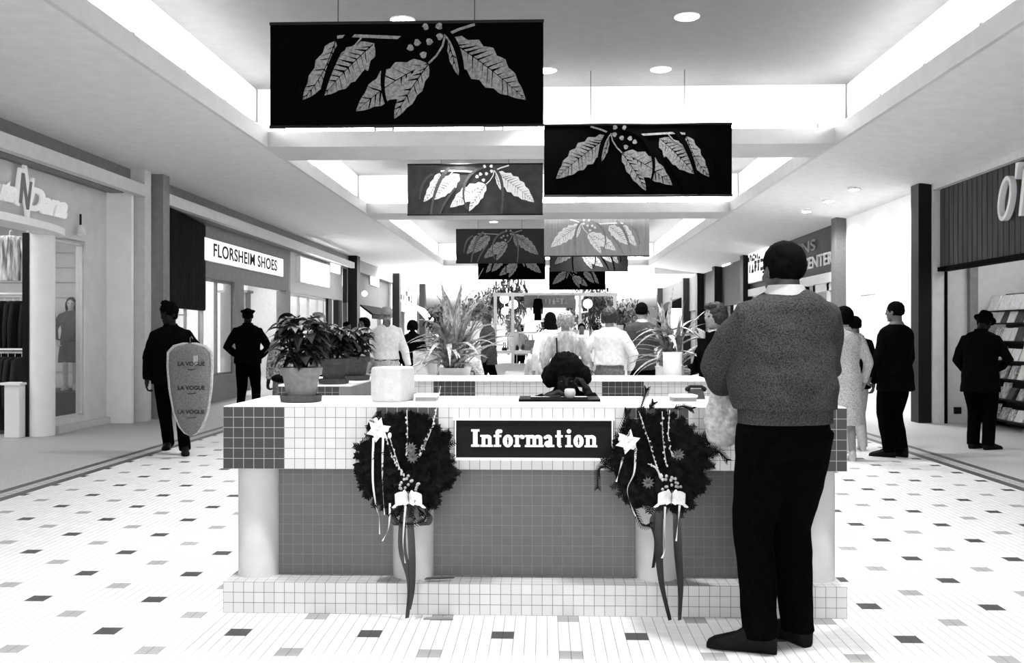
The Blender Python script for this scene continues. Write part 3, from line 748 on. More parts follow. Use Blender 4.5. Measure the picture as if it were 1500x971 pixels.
# slab letters drawn with strokes
def slab_text(word, height, thick, serif, depth):
    """x-height strokes with block serifs"""
    mb = MB(); X = 0.0; xh = height*.68; t = thick; g = height*.045
    fn = lambda u, v, d: Vector((u, -d, v))
    cnt = [0]
    def top():
        cnt[0] += 1; return .018 + depth + .0006*(cnt[0] % 5)
    def rect(a, b, c, d): mb.prism([(a, b), (c, b), (c, d), (a, d)], fn, .018, top())
    def arc(cx, cy, rx, ry, a0, a1, n=14, tt=None, th=None):
        tt = tt or t; th = th or t*.72; zt = top()
        for k in range(n):
            A0, A1 = radians(a0 + (a1-a0)*k/n), radians(a0 + (a1-a0)*(k+1)/n)
            def pt(A, r): 
                w = tt*abs(cos(A)) + th*abs(sin(A))
                return (cx + (rx - r*w)*cos(A), cy + (ry - r*w)*sin(A))
            q = [pt(A0, 0), pt(A1, 0), pt(A1, 1), pt(A0, 1)]
            if a1 < a0: q = q[::-1]
            mb.prism(q, fn, .018, zt)
    S = serif
    for ch in word:
        if ch == 'I':
            w = t*1.25 + 2*S; rect(X+S, 0, X+S+t*1.25, height); rect(X, 0, X+w, t*.62); rect(X, height-t*.62, X+w, height)
        elif ch in 'nmr':
            rect(X+S*.8, 0, X+S*.8+t, xh); rect(X, 0, X+S*1.6+t, t*.55); rect(X, xh-t*.55, X+S*.8+t, xh)
            x = X+S*.8+t
            if ch == 'r':
                arc(x+height*.13, xh-height*.17, height*.15, height*.18, 165, 45); mb.ell((x+height*.20, -.018-depth/2, xh-height*.12), (t*.58, depth/2, t*.58)); w = x+height*.28-X
            else:
                hwid = height*.34
                for q in range(1 if ch == 'n' else 2):
                    arc(x+hwid/2-t*.35, xh-height*.19, hwid/2+t*.38, height*.20, 180, 0)
                    rect(x+hwid-t, 0, x+hwid, xh-height*.19); rect(x+hwid-t-S*.7, 0, x+hwid+S*.7, t*.55); x += hwid
                w = x+S*.7-X
        elif ch == 'f':
            rect(X+S, 0, X+S+t, height*.82); rect(X, 0, X+S*2+t, t*.55); rect(X, xh-t*.6, X+S*2.2+t, xh)
            arc(X+S+height*.16, height*.80, height*.17, height*.20, 180, 40); mb.ell((X+S+height*.27, -.018-depth/2, height*.89), (t*.55, depth/2, t*.55)); w = t+S*2.2+height*.03
        elif ch == 'o':
            arc(X+height*.28, xh/2, height*.28, xh/2+height*.02, 0, 360, 28, t*1.05, t*.6); w = height*.56
        elif ch == 'a':
            arc(X+height*.20, xh-height*.17, height*.22, height*.19, 160, 0); rect(X+height*.42-t, height*.08, X+height*.42, xh-height*.16); rect(X+height*.42-t, 0, X+height*.54, t*.6)
            arc(X+height*.21, height*.17, height*.22, height*.19, 0, 360, 22); mb.ell((X+height*.05, -.018-depth/2, xh-height*.14), (t*.5, depth/2, t*.5)); w = height*.54
        elif ch == 't':
            rect(X+S, t*.8, X+S+t, height*.95); rect(X, xh-t*.6, X+S*2.1+t, xh); arc(X+S+height*.15, height*.15, height*.15, height*.17, 180, 320); w = t+S*2+height*.10
        elif ch == 'i':
            rect(X+S, 0, X+S+t, xh); rect(X, 0, X+2*S+t, t*.55); rect(X, xh-t*.55, X+S+t, xh); mb.ell((X+S+t/2, -.018-depth/2, height*.90), (t*.62, depth/2, t*.62)); w = 2*S+t
        X += w + g
    return mb, X - g
mb, wd = slab_text('Information', .083, .0165, .0085, .005)
k = (P(875, 640, 4.54).x - P(690, 640, 4.54).x) / wd
for i, v in enumerate(mb.v): mb.v[i] = Vector((v.x*k - wd*k/2 + .002, v.y, v.z - .037))
mb.build('lettering', mat('white_sign_letter', .75, .5, .01, 4, emit=.01), s)

# ------------------------------------------------------------------ things on the counters
ZT = .998
blot = thing('desk_blotter', 'flat black desk blotter lying on the white counter before the seated person', 'blotter', (P(822, 590, 5.0).x, 5.03, ZT))
MB().box(-.22, .20, -.12, .12, 0, .010).build('pad', black_m, blot, bevel=.003)
MB().box(-.22, -.16, -.12, .12, .010, .014).box(.14, .20, -.12, .12, .010, .014).build('corner_band', dark_m, blot)
q = P(572, 592, 4.86)
t = thing('desk_monitor', 'white boxy cover with a curved front standing behind the left wreath', 'monitor', (q.x, 4.96, ZT), radians(-14))
rings = []
for z, a in ((0, .92), (.012, .97), (.05, 1.0), (.14, 1.0), (.168, .97), (.178, .90)):
    rings.append([(-.085*a, -.10 + .02*(1-a), z), (-.05*a, -.118, z), (0, -.124, z), (.05*a, -.118, z), (.085*a, -.10, z), (.09*a, .07, z), (.05*a, .10, z), (-.05*a, .10, z), (-.09*a, .07, z)])
MB().loft(rings).build('shell', mat('white_paper_shell', .40, .6, .05, 30, bump=.2), t, smooth=False, bevel=.006)
MB().box(-.07, .07, -.10, .08, -.001, .004).build('foot', dgrey_m, t)
q = P(625, 592, 4.95)
t = thing('brochure_box', 'small low box of white brochures right of the boxy white cover', 'box', (q.x, 4.97, ZT))
MB().box(-.055, .055, -.05, .05, 0, .022).build('box_body', mgrey_m, t); MB().box(-.062, .058, -.055, .055, .022, .036).build('brochures', white_m, t)
q = P(1002, 590, 4.95)
t = thing('brochure_box', 'small low box of white brochures above the right wreath', 'box', (q.x, 4.99, ZT), .1)
MB().box(-.06, .06, -.05, .05, 0, .022).build('box_body', mgrey_m, t); MB().box(-.064, .064, -.055, .055, .022, .034).build('brochures', white_m, t)
q = P(1021, 590, 5.15)
t = thing('telephone', 'small dark telephone on the counter right of the brochures', 'telephone', (q.x, 5.18, ZT))
MB().loft([[(-.04, -.06, 0), (.04, -.06, 0), (.04, .06, 0), (-.04, .06, 0)], [(-.035, -.03, .04), (.035, -.03, .04), (.035, .05, .05), (-.035, .05, .05)]]).build('phone_body', dark_m, t)
MB().tube([(-.045, .01, .05), (-.03, .01, .065), (.03, .01, .065), (.045, .01, .05)], [.014, .009, .009, .014], 10, True).build('handset', dark_m, t, smooth=True)

# --- potted poinsettias
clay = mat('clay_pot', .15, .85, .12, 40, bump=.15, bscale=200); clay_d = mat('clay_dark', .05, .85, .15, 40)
leafd = mat('dark_leaf', .006, .6, .4, 30, spec=.15); bract = mat('flower_bract', .10, .6, .35, 25)
def leaf(mb, base, d, up, L, W, droop=.3, n=5, m=0, fold=.25):
    """pointed oval leaf, folded along its midrib and drooping to the tip"""
    d = d.normalized(); side = d.cross(up).normalized(); upv = side.cross(d).normalized()
    prof = [.15, .75, 1.0, .80, .42, .02][:n+1]
    L0, L1, MM = [], [], []
    for i in range(n+1):
        t = i/n; c = base + d*(L*t) + upv*(L*(.12*sin(pi*t) - droop*t*t)); w = W/2*prof[i]
        L0.append(c - side*w + upv*w*fold); MM.append(c); L1.append(c + side*w + upv*w*fold)
    vs = L0 + MM + L1; k = n+1; fs = []
    for i in range(n): fs += [(i, i+1, k+i+1, k+i), (k+i, k+i+1, 2*k+i+1, 2*k+i)]
    mb.add(vs, fs, m)
def poinsettia(label, px, py, Y, rz, seed, H=.46, R=.15, pot_m=clay):
    r = random.Random(seed); q = P(px, py, Y)
    t = thing('potted_poinsettia', label, 'potted plant', (q.x, Y, ZT), rz)
    MB().lathe([(.085, 0), (.103, .004), (.108, .034), (.100, .036), (.094, .014), (0.01, .012)], n=36).build('saucer', clay_d, t, smooth=True)
    MB().lathe([(.066, .013), (.070, .02), (.094, .135), (.105, .137), (.110, .175), (.104, .178), (.097, .165), (.01, .162)], n=36).build('flower_pot', pot_m, t, smooth=True)
    st = MB()
    for k in range(7):
        a = 2*pi*k/7; st.tube([(.02*cos(a), .02*sin(a), .16), (.06*cos(a), .06*sin(a), .27), (.09*cos(a), .09*sin(a), H-.07)], [.006, .005, .004], 6)
    st.build('stems', leafd, t)
    mb = MB()
    for k in range(110):
        a = r.uniform(0, 2*pi); e = r.uniform(-.35, .9); z = r.uniform(.19, H-.06)
        rad = r.uniform(.02, .09)
        d = Vector((cos(a)*cos(e), sin(a)*cos(e), sin(e)*.6))
        leaf(mb, Vector((rad*cos(a), rad*sin(a), z)), d, Vector((0, 0, 1)), r.uniform(.07, .105)*R/.15, r.uniform(.055, .085), r.uniform(.3, .8))
    mb.build('leaves', leafd, t)
    mb = MB()
    for k in range(9):
        a = 2*pi*k/9 + r.uniform(-.3, .3); rad = 0 if k == 0 else r.uniform(.05, .105)
        c = Vector((rad*cos(a), rad*sin(a), H-.04 + r.uniform(-.05, .02)))
        for j in range(9):
            b = 2*pi*j/9 + r.uniform(-.2, .2); d = Vector((cos(b), sin(b), r.uniform(-.1, .5)))
            leaf(mb, c, d, Vector((0, 0, 1)), r.uniform(.05, .085), r.uniform(.045, .062), r.uniform(.2, .6))
    mb.build('bracts', bract, t)
poinsettia('large poinsettia in a pale clay pot at the front left of the desk', 441, 590, 4.88, 0, 5, .46, .15)
poinsettia('dark poinsettia in a dark clay pot, middle of the three pots', 489, 562, 6.62, 1.1, 6, .42, .14, clay_d)
poinsettia('dark poinsettia in a small pot, farthest of the three pots', 521, 556, 7.12, 2.3, 8, .40, .12, clay_d)
# small dish and black bowl near the left end
q = P(392, 560, 6.6)
t = thing('handbag', 'small black bag beside the white bowl behind the front pot', 'bag', (P(384, 570, 6.7).x+.12, 6.75, ZT))
MB().ell((0, 0, .03), (.07, .05, .032)).build('bag_body', black_m, t, smooth=True)

# ------------------------------------------------------------------ wreaths
needle = mat('fir_needles', .004, .8, .5, 40, spec=.1); petal = mat('white_petal', .72, .6, .1, 20); ribw = mat('white_ribbon', .70, .5, .12, 30)
ribd = mat('dark_satin_ribbon', .025, .35, .5, 18, stretch=(1, 1, .1)); twig = mat('pale_twig', .5, .7, .2, 40); berry = mat('berry', .30, .3, .3, 30)
def ribbon(mb, pts, w, side=Vector((1, 0, 0)), twist=0.0):
    n = len(pts); rings = []
    for i, p in enumerate(pts):
        p = Vector(p); a = twist*i/max(1, n-1); sd = Vector((cos(a), sin(a)*.9, 0)) * (w[i] if hasattr(w, '__len__') else w)/2
        th = Vector((0, .0012, 0))
        rings.append([p - sd - th, p + sd - th, p + sd + th, p - sd + th])
    mb.loft(rings)
def smooth_path(pts, k=6):
    pts = [Vector(p) for p in pts]; out = []
    for i in range(len(pts)-1):
        p0, p1, p2, p3 = pts[max(i-1, 0)], pts[i], pts[i+1], pts[min(i+2, len(pts)-1)]
        for j in range(k):
            t = j/k; out.append(.5*((2*p1) + (-p0+p2)*t + (2*p0-5*p1+4*p2-p3)*t*t + (-p0+3*p1-3*p2+p3)*t**3))
    out.append(pts[-1]); return out
def wreath(name_label, cx, cy, spec, seed):
    r = random.Random(seed); Y = 4.50
    C = P(cx, cy, Y); t = thing('evergreen_wreath', name_label, 'wreath', (C.x, DY0 - .005, C.z))
    L = lambda px, py, yo=-.09: Vector((P(px, py, Y).x - C.x, yo, P(px, py, Y).z - C.z))
    mb = MB()
    MB().tube([(.17*cos(a), -.035, .17*sin(a)) for a in [2*pi*k/32 for k in range(33)]], .045, 10).build('ring_frame', needle, t)
    for k in range(560):
        a = r.uniform(0, 2*pi); rr = r.uniform(.03, .205)
        # outline of the wreath, tighter or fuller by side
        lim = spec['reach'](a)
        base = Vector((rr*cos(a), -.02 - r.uniform(0, .05), rr*sin(a)*1.02))
        dirr = a + r.uniform(-1.0, 1.0) + spec.get('swirl', .35)
        d = Vector((cos(dirr), -r.uniform(.05, .9), sin(dirr))).normalized()
        ln = r.uniform(.05, .10)
        if rr + ln > lim: ln = max(.03, lim - rr)
        n = 9; sd = d.cross(Vector((0, -1, 0.2))).normalized()
        for j in range(n):
            c = base + d*(ln*j/n)
            for e in (-1, 1):
                u = (d*.75 + sd*e + Vector((0, r.uniform(-.5, .2), 0))).normalized()
                w = d.cross(u).normalized(); q = u.cross(w)
                ll = .030*(1 - .5*j/n); p1 = c + u*ll
                hwid = d*.0042
                mb.add([c - hwid, c + hwid, p1 + hwid*.5, p1 - hwid*.5], [(0, 1, 2, 3)])
    for pts in spec['sprigs']:
        pts = smooth_path([L(*p) for p in pts], 9)
        mb.tube(pts, .003, 5)
        for i in range(1, len(pts)):
            if (pts[i]-pts[i-1]).length < 1e-5: continue
            d = (pts[i]-pts[i-1]).normalized(); sd = d.cross(Vector((0, -1, 0))).normalized()
            for e in (-1, 1):
                u = (d*.9 + sd*e*.8 + Vector((0, r.uniform(-.4, .2), 0))).normalized(); c = pts[i]; ll = .024
                mb.add([c, c + d*.006, c + d*.003 + u*ll, c + u*ll], [(0, 1, 2, 3)])
    mb.ell((0, -.012, 0), (.16, .008, .16), None, 24, 8)
    mb.build('foliage', needle, t)
    # lily
    lp = L(*spec['lily']); fl = MB()
    for k in range(6):
        a = 2*pi*k/6 + .3; leaf(fl, lp, Vector((cos(a), -.5, sin(a))), Vector((0, -1, 0)), .055, .042, .45)
    fl.tube([lp, lp + Vector((0, -.03, -.004))], .004, 6)
    for k in range(5): a = 2*pi*k/5; leaf(fl, lp + Vector((0, -.015, 0)), Vector((cos(a), -1.2, sin(a))), Vector((0, -1, 0)), .035, .022, .3)
    for q in spec.get('buds', ()): fl.ell(L(*q), (.010, .010, .014))
    f = fl.build('lily_flower', petal, t)
    # trailing white ribbons
    for pts in spec['white']:
        mb = MB(); pp = smooth_path([L(p[0], p[1], -.10) for p in pts], 6); ribbon(mb, pp, .010, twist=2.4); mb.build('white_ribbon', ribw, t)
    for pts, w in spec['dark']:
        mb = MB(); pp = smooth_path([L(p[0], p[1], p[2] if len(p) > 2 else -.085) for p in pts], 6)
        ribbon(mb, pp, [w*(.55 + .45*sin(pi*min(1, i/len(pp)*1.2 + .1))) + .006 for i in range(len(pp))], twist=.8); mb.build('dark_ribbon', ribd, t)
    # bow
    bx, by = spec['bow']; mb = MB()
    for (dx, dz, s) in ((-1, .25, 1), (1, .25, 1), (-.55, .55, .8), (.55, .5, .8), (0, .35, .7)):
        c = L(bx, by, -.115); pts = [c, c + Vector((dx*.03, -.02, .028*dz + .012)), c + Vector((dx*.062*s, -.012, .02*dz)), c + Vector((dx*.05*s, .004, -.012)), c]
        pp = smooth_path(pts, 5); n = len(pp)
        rings = []
        for p in pp: rings.append([p + Vector((0, -.001, -.020)), p + Vector((0, -.012, .020)), p + Vector((.001, -.010, .020)), p + Vector((.001, .001, -.020))])
        mb.loft(rings)
    for e in (-1, 1):
        c = L(bx, by, -.11); ribbon(mb, smooth_path([c, c + Vector((e*.045, -.01, -.018)), c + Vector((e*.075, 0, -.045))], 5), [.03]*5 + [.02]*5 + [.004])
    mb.build('bow', ribw, t)
    mb = MB()
    for k in range(16): mb.ell(L(bx + r.uniform(-13, 15), by - 22 + r.uniform(-12, 10), -.11), (.0075, .0075, .0075), nu=8, nv=6)
    mb.build('berries', berry, t, smooth=True)
    mb = MB()
    for pts in spec['twigs']:
        pp = smooth_path([L(*p) for p in pts], 6); mb.tube(pp, .0022, 5)
        for p in pp[2:]:
            mb.ell(p + Vector((r.uniform(-.006, .006), -.003, r.uniform(-.004, .004))), (.0042, .0042, .006), nu=6, nv=4)
    mb.build('budded_twigs', twig, t)
    mb = MB()
    for q in spec.get('rosettes', ()):
        c = L(q[0], q[1], -.10)
        for k in range(10): 
            a = 2*pi*k/10; leaf(mb, c, Vector((cos(a), -.6, sin(a))), Vector((0, -1, 0)), .03, .016, .3)
    if mb.v: mb.build('dried_rosettes', mat('dried_flower', .09, .8, .3, 30), t)
    return t
def reach1(a): return .262 + .012*sin(3*a+1) + (.01 if sin(a) < -.7 else 0)
wreath('evergreen wreath with a lily, left of the Information sign', 594, 680, dict(
    reach=reach1, sprigs=[[(560, 600), (553, 610)], [(575, 745), (590, 765), (620, 762), (628, 745)]],
    lily=(556, 629), buds=[(552, 615), (568, 628), (572, 637)],
    white=[[(549, 640), (548, 700), (553, 740), (557, 755), (558, 780)], [(563, 640), (562, 700), (565, 752)], [(573, 735), (571, 770), (562, 790)], [(596, 735), (592, 790), (595, 822)]],
    dark=[([(592, 740), (590, 800), (601, 850), (598, 902, -.10)], .032), ([(600, 740), (604, 800), (605, 860), (601, 890, -.10)], .028), ([(588, 735), (576, 755), (585, 768), (594, 745)], .03), ([(606, 740), (622, 768), (630, 755), (610, 738)], .03)],
    bow=(601, 728), twigs=[[(597, 600), (598, 640), (596, 665)], [(646, 565), (640, 600), (632, 630), (616, 668)], [(565, 632), (576, 668), (590, 690)], [(572, 640), (585, 680), (592, 696)], [(625, 640), (620, 655), (612, 670)]],
    rosettes=[(606, 668), (604, 655)]), 21)
def reach2(a): return .262 + .014*sin(4*a) + (.02 if abs(cos(a)) > .93 else 0)
wreath('evergreen wreath with a lily, right of the Information sign', 966, 678, dict(
    reach=reach2, swirl=-.3, sprigs=[[(935, 605), (942, 585), (946, 570)], [(950, 600), (956, 590)], [(905, 640), (915, 612), (918, 602)], [(900, 690), (884, 682), (876, 690), (875, 712)], [(1035, 665), (1050, 660), (1063, 672)], [(925, 735), (938, 765), (950, 768)], [(985, 598), (1000, 594), (1012, 598)]],
    lily=(919, 646), buds=[(908, 642), (928, 650)],
    white=[[(930, 655), (928, 690), (918, 715), (924, 740), (930, 754)], [(912, 668), (906, 690), (902, 704)], [(973, 740), (972, 770), (973, 800), (968, 815)], [(994, 738), (992, 760), (989, 790)]],
    dark=[([(966, 742), (964, 790), (968, 850), (980, 905, -.10)], .036), ([(990, 742), (992, 800), (996, 860), (994, 905, -.10)], .035), ([(968, 745), (956, 760), (961, 790), (956, 830)], .03)],
    bow=(981, 727), twigs=[[(935, 602), (948, 640), (960, 680), (970, 700)], [(969, 602), (970, 640), (975, 680)], [(980, 600), (978, 640), (984, 668)], [(948, 678), (960, 684), (966, 700)]],
    rosettes=[(992, 664), (948, 705)]), 22)
# flat black ribbon scraps
t = MB().loft([[(-.07, 0, 0), (.06, .01, 0), (.06, .01, .004), (-.07, 0, .004)], [(-.06, .03, 0), (.075, .025, 0), (.075, .025, .004), (-.06, .03, .004)]]).build('ribbon_scrap', ribd); t.location = (P(645, 852, 4.66).x, 4.60, .161); t.rotation_euler.z = .1
tag(t, 'dark ribbon scrap lying on the ledge under the left wreath', 'ribbon')
t = MB().loft([[(-.07, 0, 0), (.07, .0, 0), (.07, .0, .006), (-.07, 0, .006)], [(-.06, .025, 0), (.05, .03, 0), (.05, .03, .006), (-.06, .025, .006)]]).build('ribbon_scrap', mgrey_m); q = G(642, 908); t.location = (q.x, q.y, .001)
tag(t, 'grey ribbon scrap lying on the floor in front of the ledge', 'ribbon')

# ------------------------------------------------------------------ hanging banners
def bez(p0, p1, p2, n=10): return [((1-t)**2*p0[0] + 2*(1-t)*t*p1[0] + t*t*p2[0], (1-t)**2*p0[1] + 2*(1-t)*t*p1[1] + t*t*p2[1]) for t in [i/n for i in range(n+1)]]
def leaf_outline(b, tp, w, teeth=5, bend=0.0, one=None):
    bx, by = b; tx, ty = tp; L = sqrt((tx-bx)**2 + (ty-by)**2); ux, uy = (tx-bx)/L, (ty-by)/L; nx, ny = -uy, ux
    def ctr(t): return (bx + ux*L*t + nx*bend*sin(pi*t), by + uy*L*t + ny*bend*sin(pi*t))
    def half(e):
        pts = []
        N = teeth*3
        for i in range(1, N):
            t = i/N; base = sin(pi*t**.85)**.75
            saw = (i % 3)/2.0
            wd = w/2*base*(.82 + .22*saw); c = ctr(t - .02*saw)
            pts.append((c[0] + nx*e*wd, c[1] + ny*e*wd))
        return pts
    a = half(1) if one != -1 else []; c = half(-1) if one != 1 else []
    return [b] + a + [tp] + c[::-1], ctr, (nx, ny), L
def stroke_poly(pts, w):
    L, R = [], []
    for i, p in enumerate(pts):
        q0, q1 = pts[max(0, i-1)], pts[min(len(pts)-1, i+1)]; dx, dy = q1[0]-q0[0], q1[1]-q0[1]; l = sqrt(dx*dx+dy*dy) or 1
        ww = (w[i] if hasattr(w, '__len__') else w)/2; L.append((p[0]-dy/l*ww, p[1]+dx/l*ww)); R.append((p[0]+dy/l*ww, p[1]-dx/l*ww))
    return L, R
LEAVES = [((398, 150), (225, 447), 120, 4, -22), ((600, 165), (335, 425), 165, 5, 8), ((880, 268), (505, 505), 165, 5, 18), ((884, 272), (705, 545), 105, 4, 8), ((985, 150), (1390, 455), 185, 6, -12), ((990, 170), (1040, 330), 44, 3, 0)]
BRANCH = [([(408, 132), (480, 126), (540, 128), (740, 138)], 15), ([(965, 132), (1040, 100), (1125, 75)], 12), ([(970, 130), (958, 180), (925, 230), (885, 268)], 9), ([(540, 130), (500, 175), (415, 222)], 7), ([(975, 135), (1030, 200), (1062, 245)], 9), ([(600, 165), (590, 190), (575, 205)], 5)]
BERRY = [(790, 188), (825, 163), (888, 160), (943, 135), (858, 226), (940, 82), (868, 84)]
ARCS = [([(500, 100), (420, 150), (330, 330), (300, 575)], 38), ([(860, 95), (660, 130), (590, 360), (690, 520)], 28), ([(960, 100), (1050, 150), (1085, 330), (1045, 570)], 32), ([(330, 160), (230, 190), (190, 300), (185, 420)], 26), ([(560, 300), (480, 400), (420, 500), (400, 570)], 24)]
def banner(label, x0, y0, x1, y1, m_bg, m_leaf, m_vein, m_arc, mirror, Y, wires=True):
    a, b = P(x0, y0, Y), P(x1, y1, Y); W, H = b.x - a.x, a.z - b.z
    t = thing('hanging_banner', label, 'banner', (a.x, Y, b.z))
    def fn(u, v, d):
        x = (u - 55)/1425.0*W; z = (580 - v)/520.0*H
        if mirror: x = W - x
        return Vector((x, -d, z))
    MB().box(0, W, -.003, .003, 0, H).build('cloth', m_bg, t)
    mb = MB()
    for z in (0, H): mb.tube([(-.005, 0, z), (W+.005, 0, z)], .014, 10)
    mb.build('rod', dark_m, t)
    if wires:
        mb = MB()
        for f in (.25, .75): mb.tube([(W*f, 0, H), (W*f, 0, CZ - b.z if 0 < Y < 36 and not any(p <= Y <= q for p, q in beams) else 3.86 - b.z)], .004, 5)
        mb.build('hanging_wire', dark_m, t)
    pr = MB(); vn = MB(); ar = MB()
    for i, (bb, tp, w, teeth, bend) in enumerate(LEAVES):
        dep = .0060 + .0008*i
        poly, ctr, nn, L = leaf_outline(bb, tp, w, teeth, bend)
        # fan the outline from the midrib so that it stays clean
        n = teeth*3
        mids = [ctr(k/n) for k in range(n+1)]
        A_, C_ = poly[1:n], poly[n+1:][::-1]
        for side in (A_, C_):
            s2 = [bb] + side + [tp]
            for k in range(n):
                pr.prism([mids[k], mids[k+1], s2[k+1], s2[k]], fn, .003, dep)
        l2, r2 = stroke_poly(mids, [5.5 - 3.5*k/n for k in range(n+1)])
        for k in range(n): vn.prism([l2[k], l2[k+1], r2[k+1], r2[k]], fn, dep, dep + .0006)
        rr = random.Random(i)
        nv = int(L/30)
        for k in range(1, nv):
            tt = k/nv
            c = ctr(tt); base = sin(pi*tt**.85)**.75*w/2
            for e in (-1, 1):
                c2 = ctr(min(1, tt + .10)); tip = (c2[0] + nn[0]*e*base*.92, c2[1] + nn[1]*e*base*.92)
                bw = rr.uniform(.08, .26)*(1.0 if e*(1 if i % 2 else -1) > 0 else .5)*L/nv*2.1
                c3 = ctr(max(0, tt - bw/L)); 
                md = ((c[0]+tip[0])/2 + rr.uniform(-4, 4), (c[1]+tip[1])/2 + rr.uniform(-4, 4))
                if rr.random() < .85: vn.prism([c, md, tip, ((c3[0]+tip[0])/2, (c3[1]+tip[1])/2), c3], fn, dep, dep + .0006)
    for pts, w in BRANCH:
        l, r_ = stroke_poly(pts, w)
        for k in range(len(pts)-1): pr.prism([l[k], l[k+1], r_[k+1], r_[k]], fn, .003, .0125)
    for k, (x, y) in enumerate(BERRY):
        pr.prism([(x + 17*cos(q)*(1 + .25*sin(q*3+k)), y + 17*sin(q)) for q in [2*pi*j/9 for j in range(9)]], fn, .003, .0125)
    for pts, w in ARCS:
        for i in range(0, len(pts)-1, 3):
            pp = []
            for j in range(15):
                q = j/14; p0, p1, p2, p3 = pts[:4]
                pp.append(tuple((1-q)**3*p0[d] + 3*(1-q)**2*q*p1[d] + 3*(1-q)*q*q*p2[d] + q**3*p3[d] for d in (0, 1)))
            l, r_ = stroke_poly(pp, [w*(.55 + .45*sin(pi*min(1, .15+j/14))) for j in range(15)])
            for k in range(14): ar.prism([l[k], l[k+1], r_[k+1], r_[k]], fn, .003, .0135)
    pr.build('leaf_print', m_leaf, t); vn.build('vein_print', m_vein, t); ar.build('brush_arc', m_arc, t)
    return t
bk = mat('banner_black', .001, .9, .2, 20, spec=.02); lg = mat('banner_leaf_grey', .17, .7, .35, 45); arcb = mat('banner_arc_black', .0008, .9, .2, 20, spec=.02)
bgm = mat('banner_backlit', .03, .8, .25, 6); lw = mat('banner_leaf_white', .85, .7, .08, 45); arcg = mat('banner_arc_grey', .07, .8, .2, 20)
bgp = mat('banner_pale', .30, .8, .12, 30, stretch=(1, 1, .06)); arcp = mat('banner_arc_pale', .22, .8, .2, 20)
bgd = mat('banner_dark', .008, .8, .25, 8)
banner('largest black banner of holly leaves, nearest overhead at the left', 396, 35, 796, 183, bk, lg, bk, arcb, False, 8.4)
banner('large black banner of holly leaves, nearest on the right', 797, 183, 1072, 286, bk, lg, bk, arcb, True, 12.15)
banner('holly leaf banner in paler greys coloured as if backlit, second on the left', 597, 241, 795, 314, bgm, lw, mgrey_m, arcg, False, 16.8)  # light shining through the cloth is put into its greys
banner('pale grey washed out banner with white leaves, second on the right', 797, 320, 951, 375, bgp, lw, bgp, arcp, True, 21.6)
banner('dark banner with grey leaves, third on the left', 668, 336, 797, 385, bgd, lg, bgd, arcg, False, 26.0)
banner('dark banner tucked under the pale banner on the right', 805, 355, 920, 397, bgd, lg, bgd, arcb, True, 29.0)
banner('black banner hanging lowest and farthest on the left', 700, 372, 799, 409, bk, lg, bk, arcb, False, 33.6)
banner('black banner hanging lowest and farthest on the right', 804, 392, 887, 424, bk, lg, bk, arcb, True, 34.6)
# ------------------------------------------------------------------ people
def remesh(mb, name, m, parent, voxel, smooth=5, wr=None, extra=None, cut=None):
    me = bpy.data.meshes.new('tmp'); me.from_pydata([tuple(p) for p in mb.v], [], mb.f)
    bm = bmesh.new(); bm.from_mesh(me); bmesh.ops.recalc_face_normals(bm, faces=bm.faces); bm.to_mesh(me); bm.free()
    o = bpy.data.objects.new('tmp', me); COL.objects.link(o)
    r = o.modifiers.new('r', 'REMESH'); r.mode = 'VOXEL'; r.voxel_size = voxel
    s = o.modifiers.new('s', 'SMOOTH'); s.factor = .5; s.iterations = smooth
    bpy.context.view_layer.update()
    out = bpy.data.meshes.new_from_object(o.evaluated_get(bpy.context.evaluated_depsgraph_get()))
    bpy.data.objects.remove(o); bpy.data.meshes.remove(me)
    if wr:
        amp, fx, fz, seed = wr
        ns = [v.normal.copy() for v in out.vertices]
        for v, n in zip(out.vertices, ns):
            c = v.co
            f = noise.noise(Vector((c.x*fx + seed, c.y*fx, c.z*fz + .6*c.x*fx))) + .5*noise.noise(Vector((c.x*fx*2, c.y*fx*2 + seed, c.z*fz*2.3)))
            v.co = c + n*(amp*f)
    if extra and extra.v:
        bm = bmesh.new(); bm.from_mesh(out)
        e = bpy.data.meshes.new('e'); e.from_pydata([tuple(p) for p in extra.v], [], extra.f)
        b2 = bmesh.new(); b2.from_mesh(e); bmesh.ops.recalc_face_normals(b2, faces=b2.faces); b2.to_mesh(e); b2.free()
        bm.from_mesh(e); bm.to_mesh(out); bm.free(); bpy.data.meshes.remove(e)
    out.name = name; out.materials.clear(); out.materials.append(m)
    out.polygons.foreach_set('use_smooth', [True]*len(out.polygons)); out.update()
    q = bpy.data.objects.new(name, out); COL.objects.link(q); q.parent = parent
    return q
def ik(a, b, l1, l2, pole):
    a, b = Vector(a), Vector(b); d = b - a; L = min(d.length, (l1+l2)*.999); dn = d.normalized()
    x = (l1*l1 - l2*l2 + L*L)/(2*L); h = sqrt(max(0, l1*l1 - x*x)); pole = Vector(pole); pp = (pole - dn*pole.dot(dn)).normalized()
    return a + dn*x + pp*h, a + dn*L
skin = mat('skin_pale', .22, .55, .06, 20); skin_m = mat('skin_shaded', .10, .6, .08, 20); skin_d = mat('skin_dark', .006, .6, .15, 20, spec=.12)
hair_k = mat('hair_black', .0015, .8, .5, 60, stretch=(1, 1, .3), bump=.4, spec=.04); hair_g = mat('hair_light', .25, .8, .3, 50, bump=.5); hair_b = mat('hair_brown', .010, .6, .5, 50, bump=.5)
eye_m = mat('eye_dark', .01, .2, .1, 5)
blk = mat('black_wool', .0018, .95, .4, 60, spec=.03); trs = mat('black_trouser', .0012, .95, .3, 40, spec=.02); shm = mat('shoe_black', .002, .6, .2, 20, spec=.1)
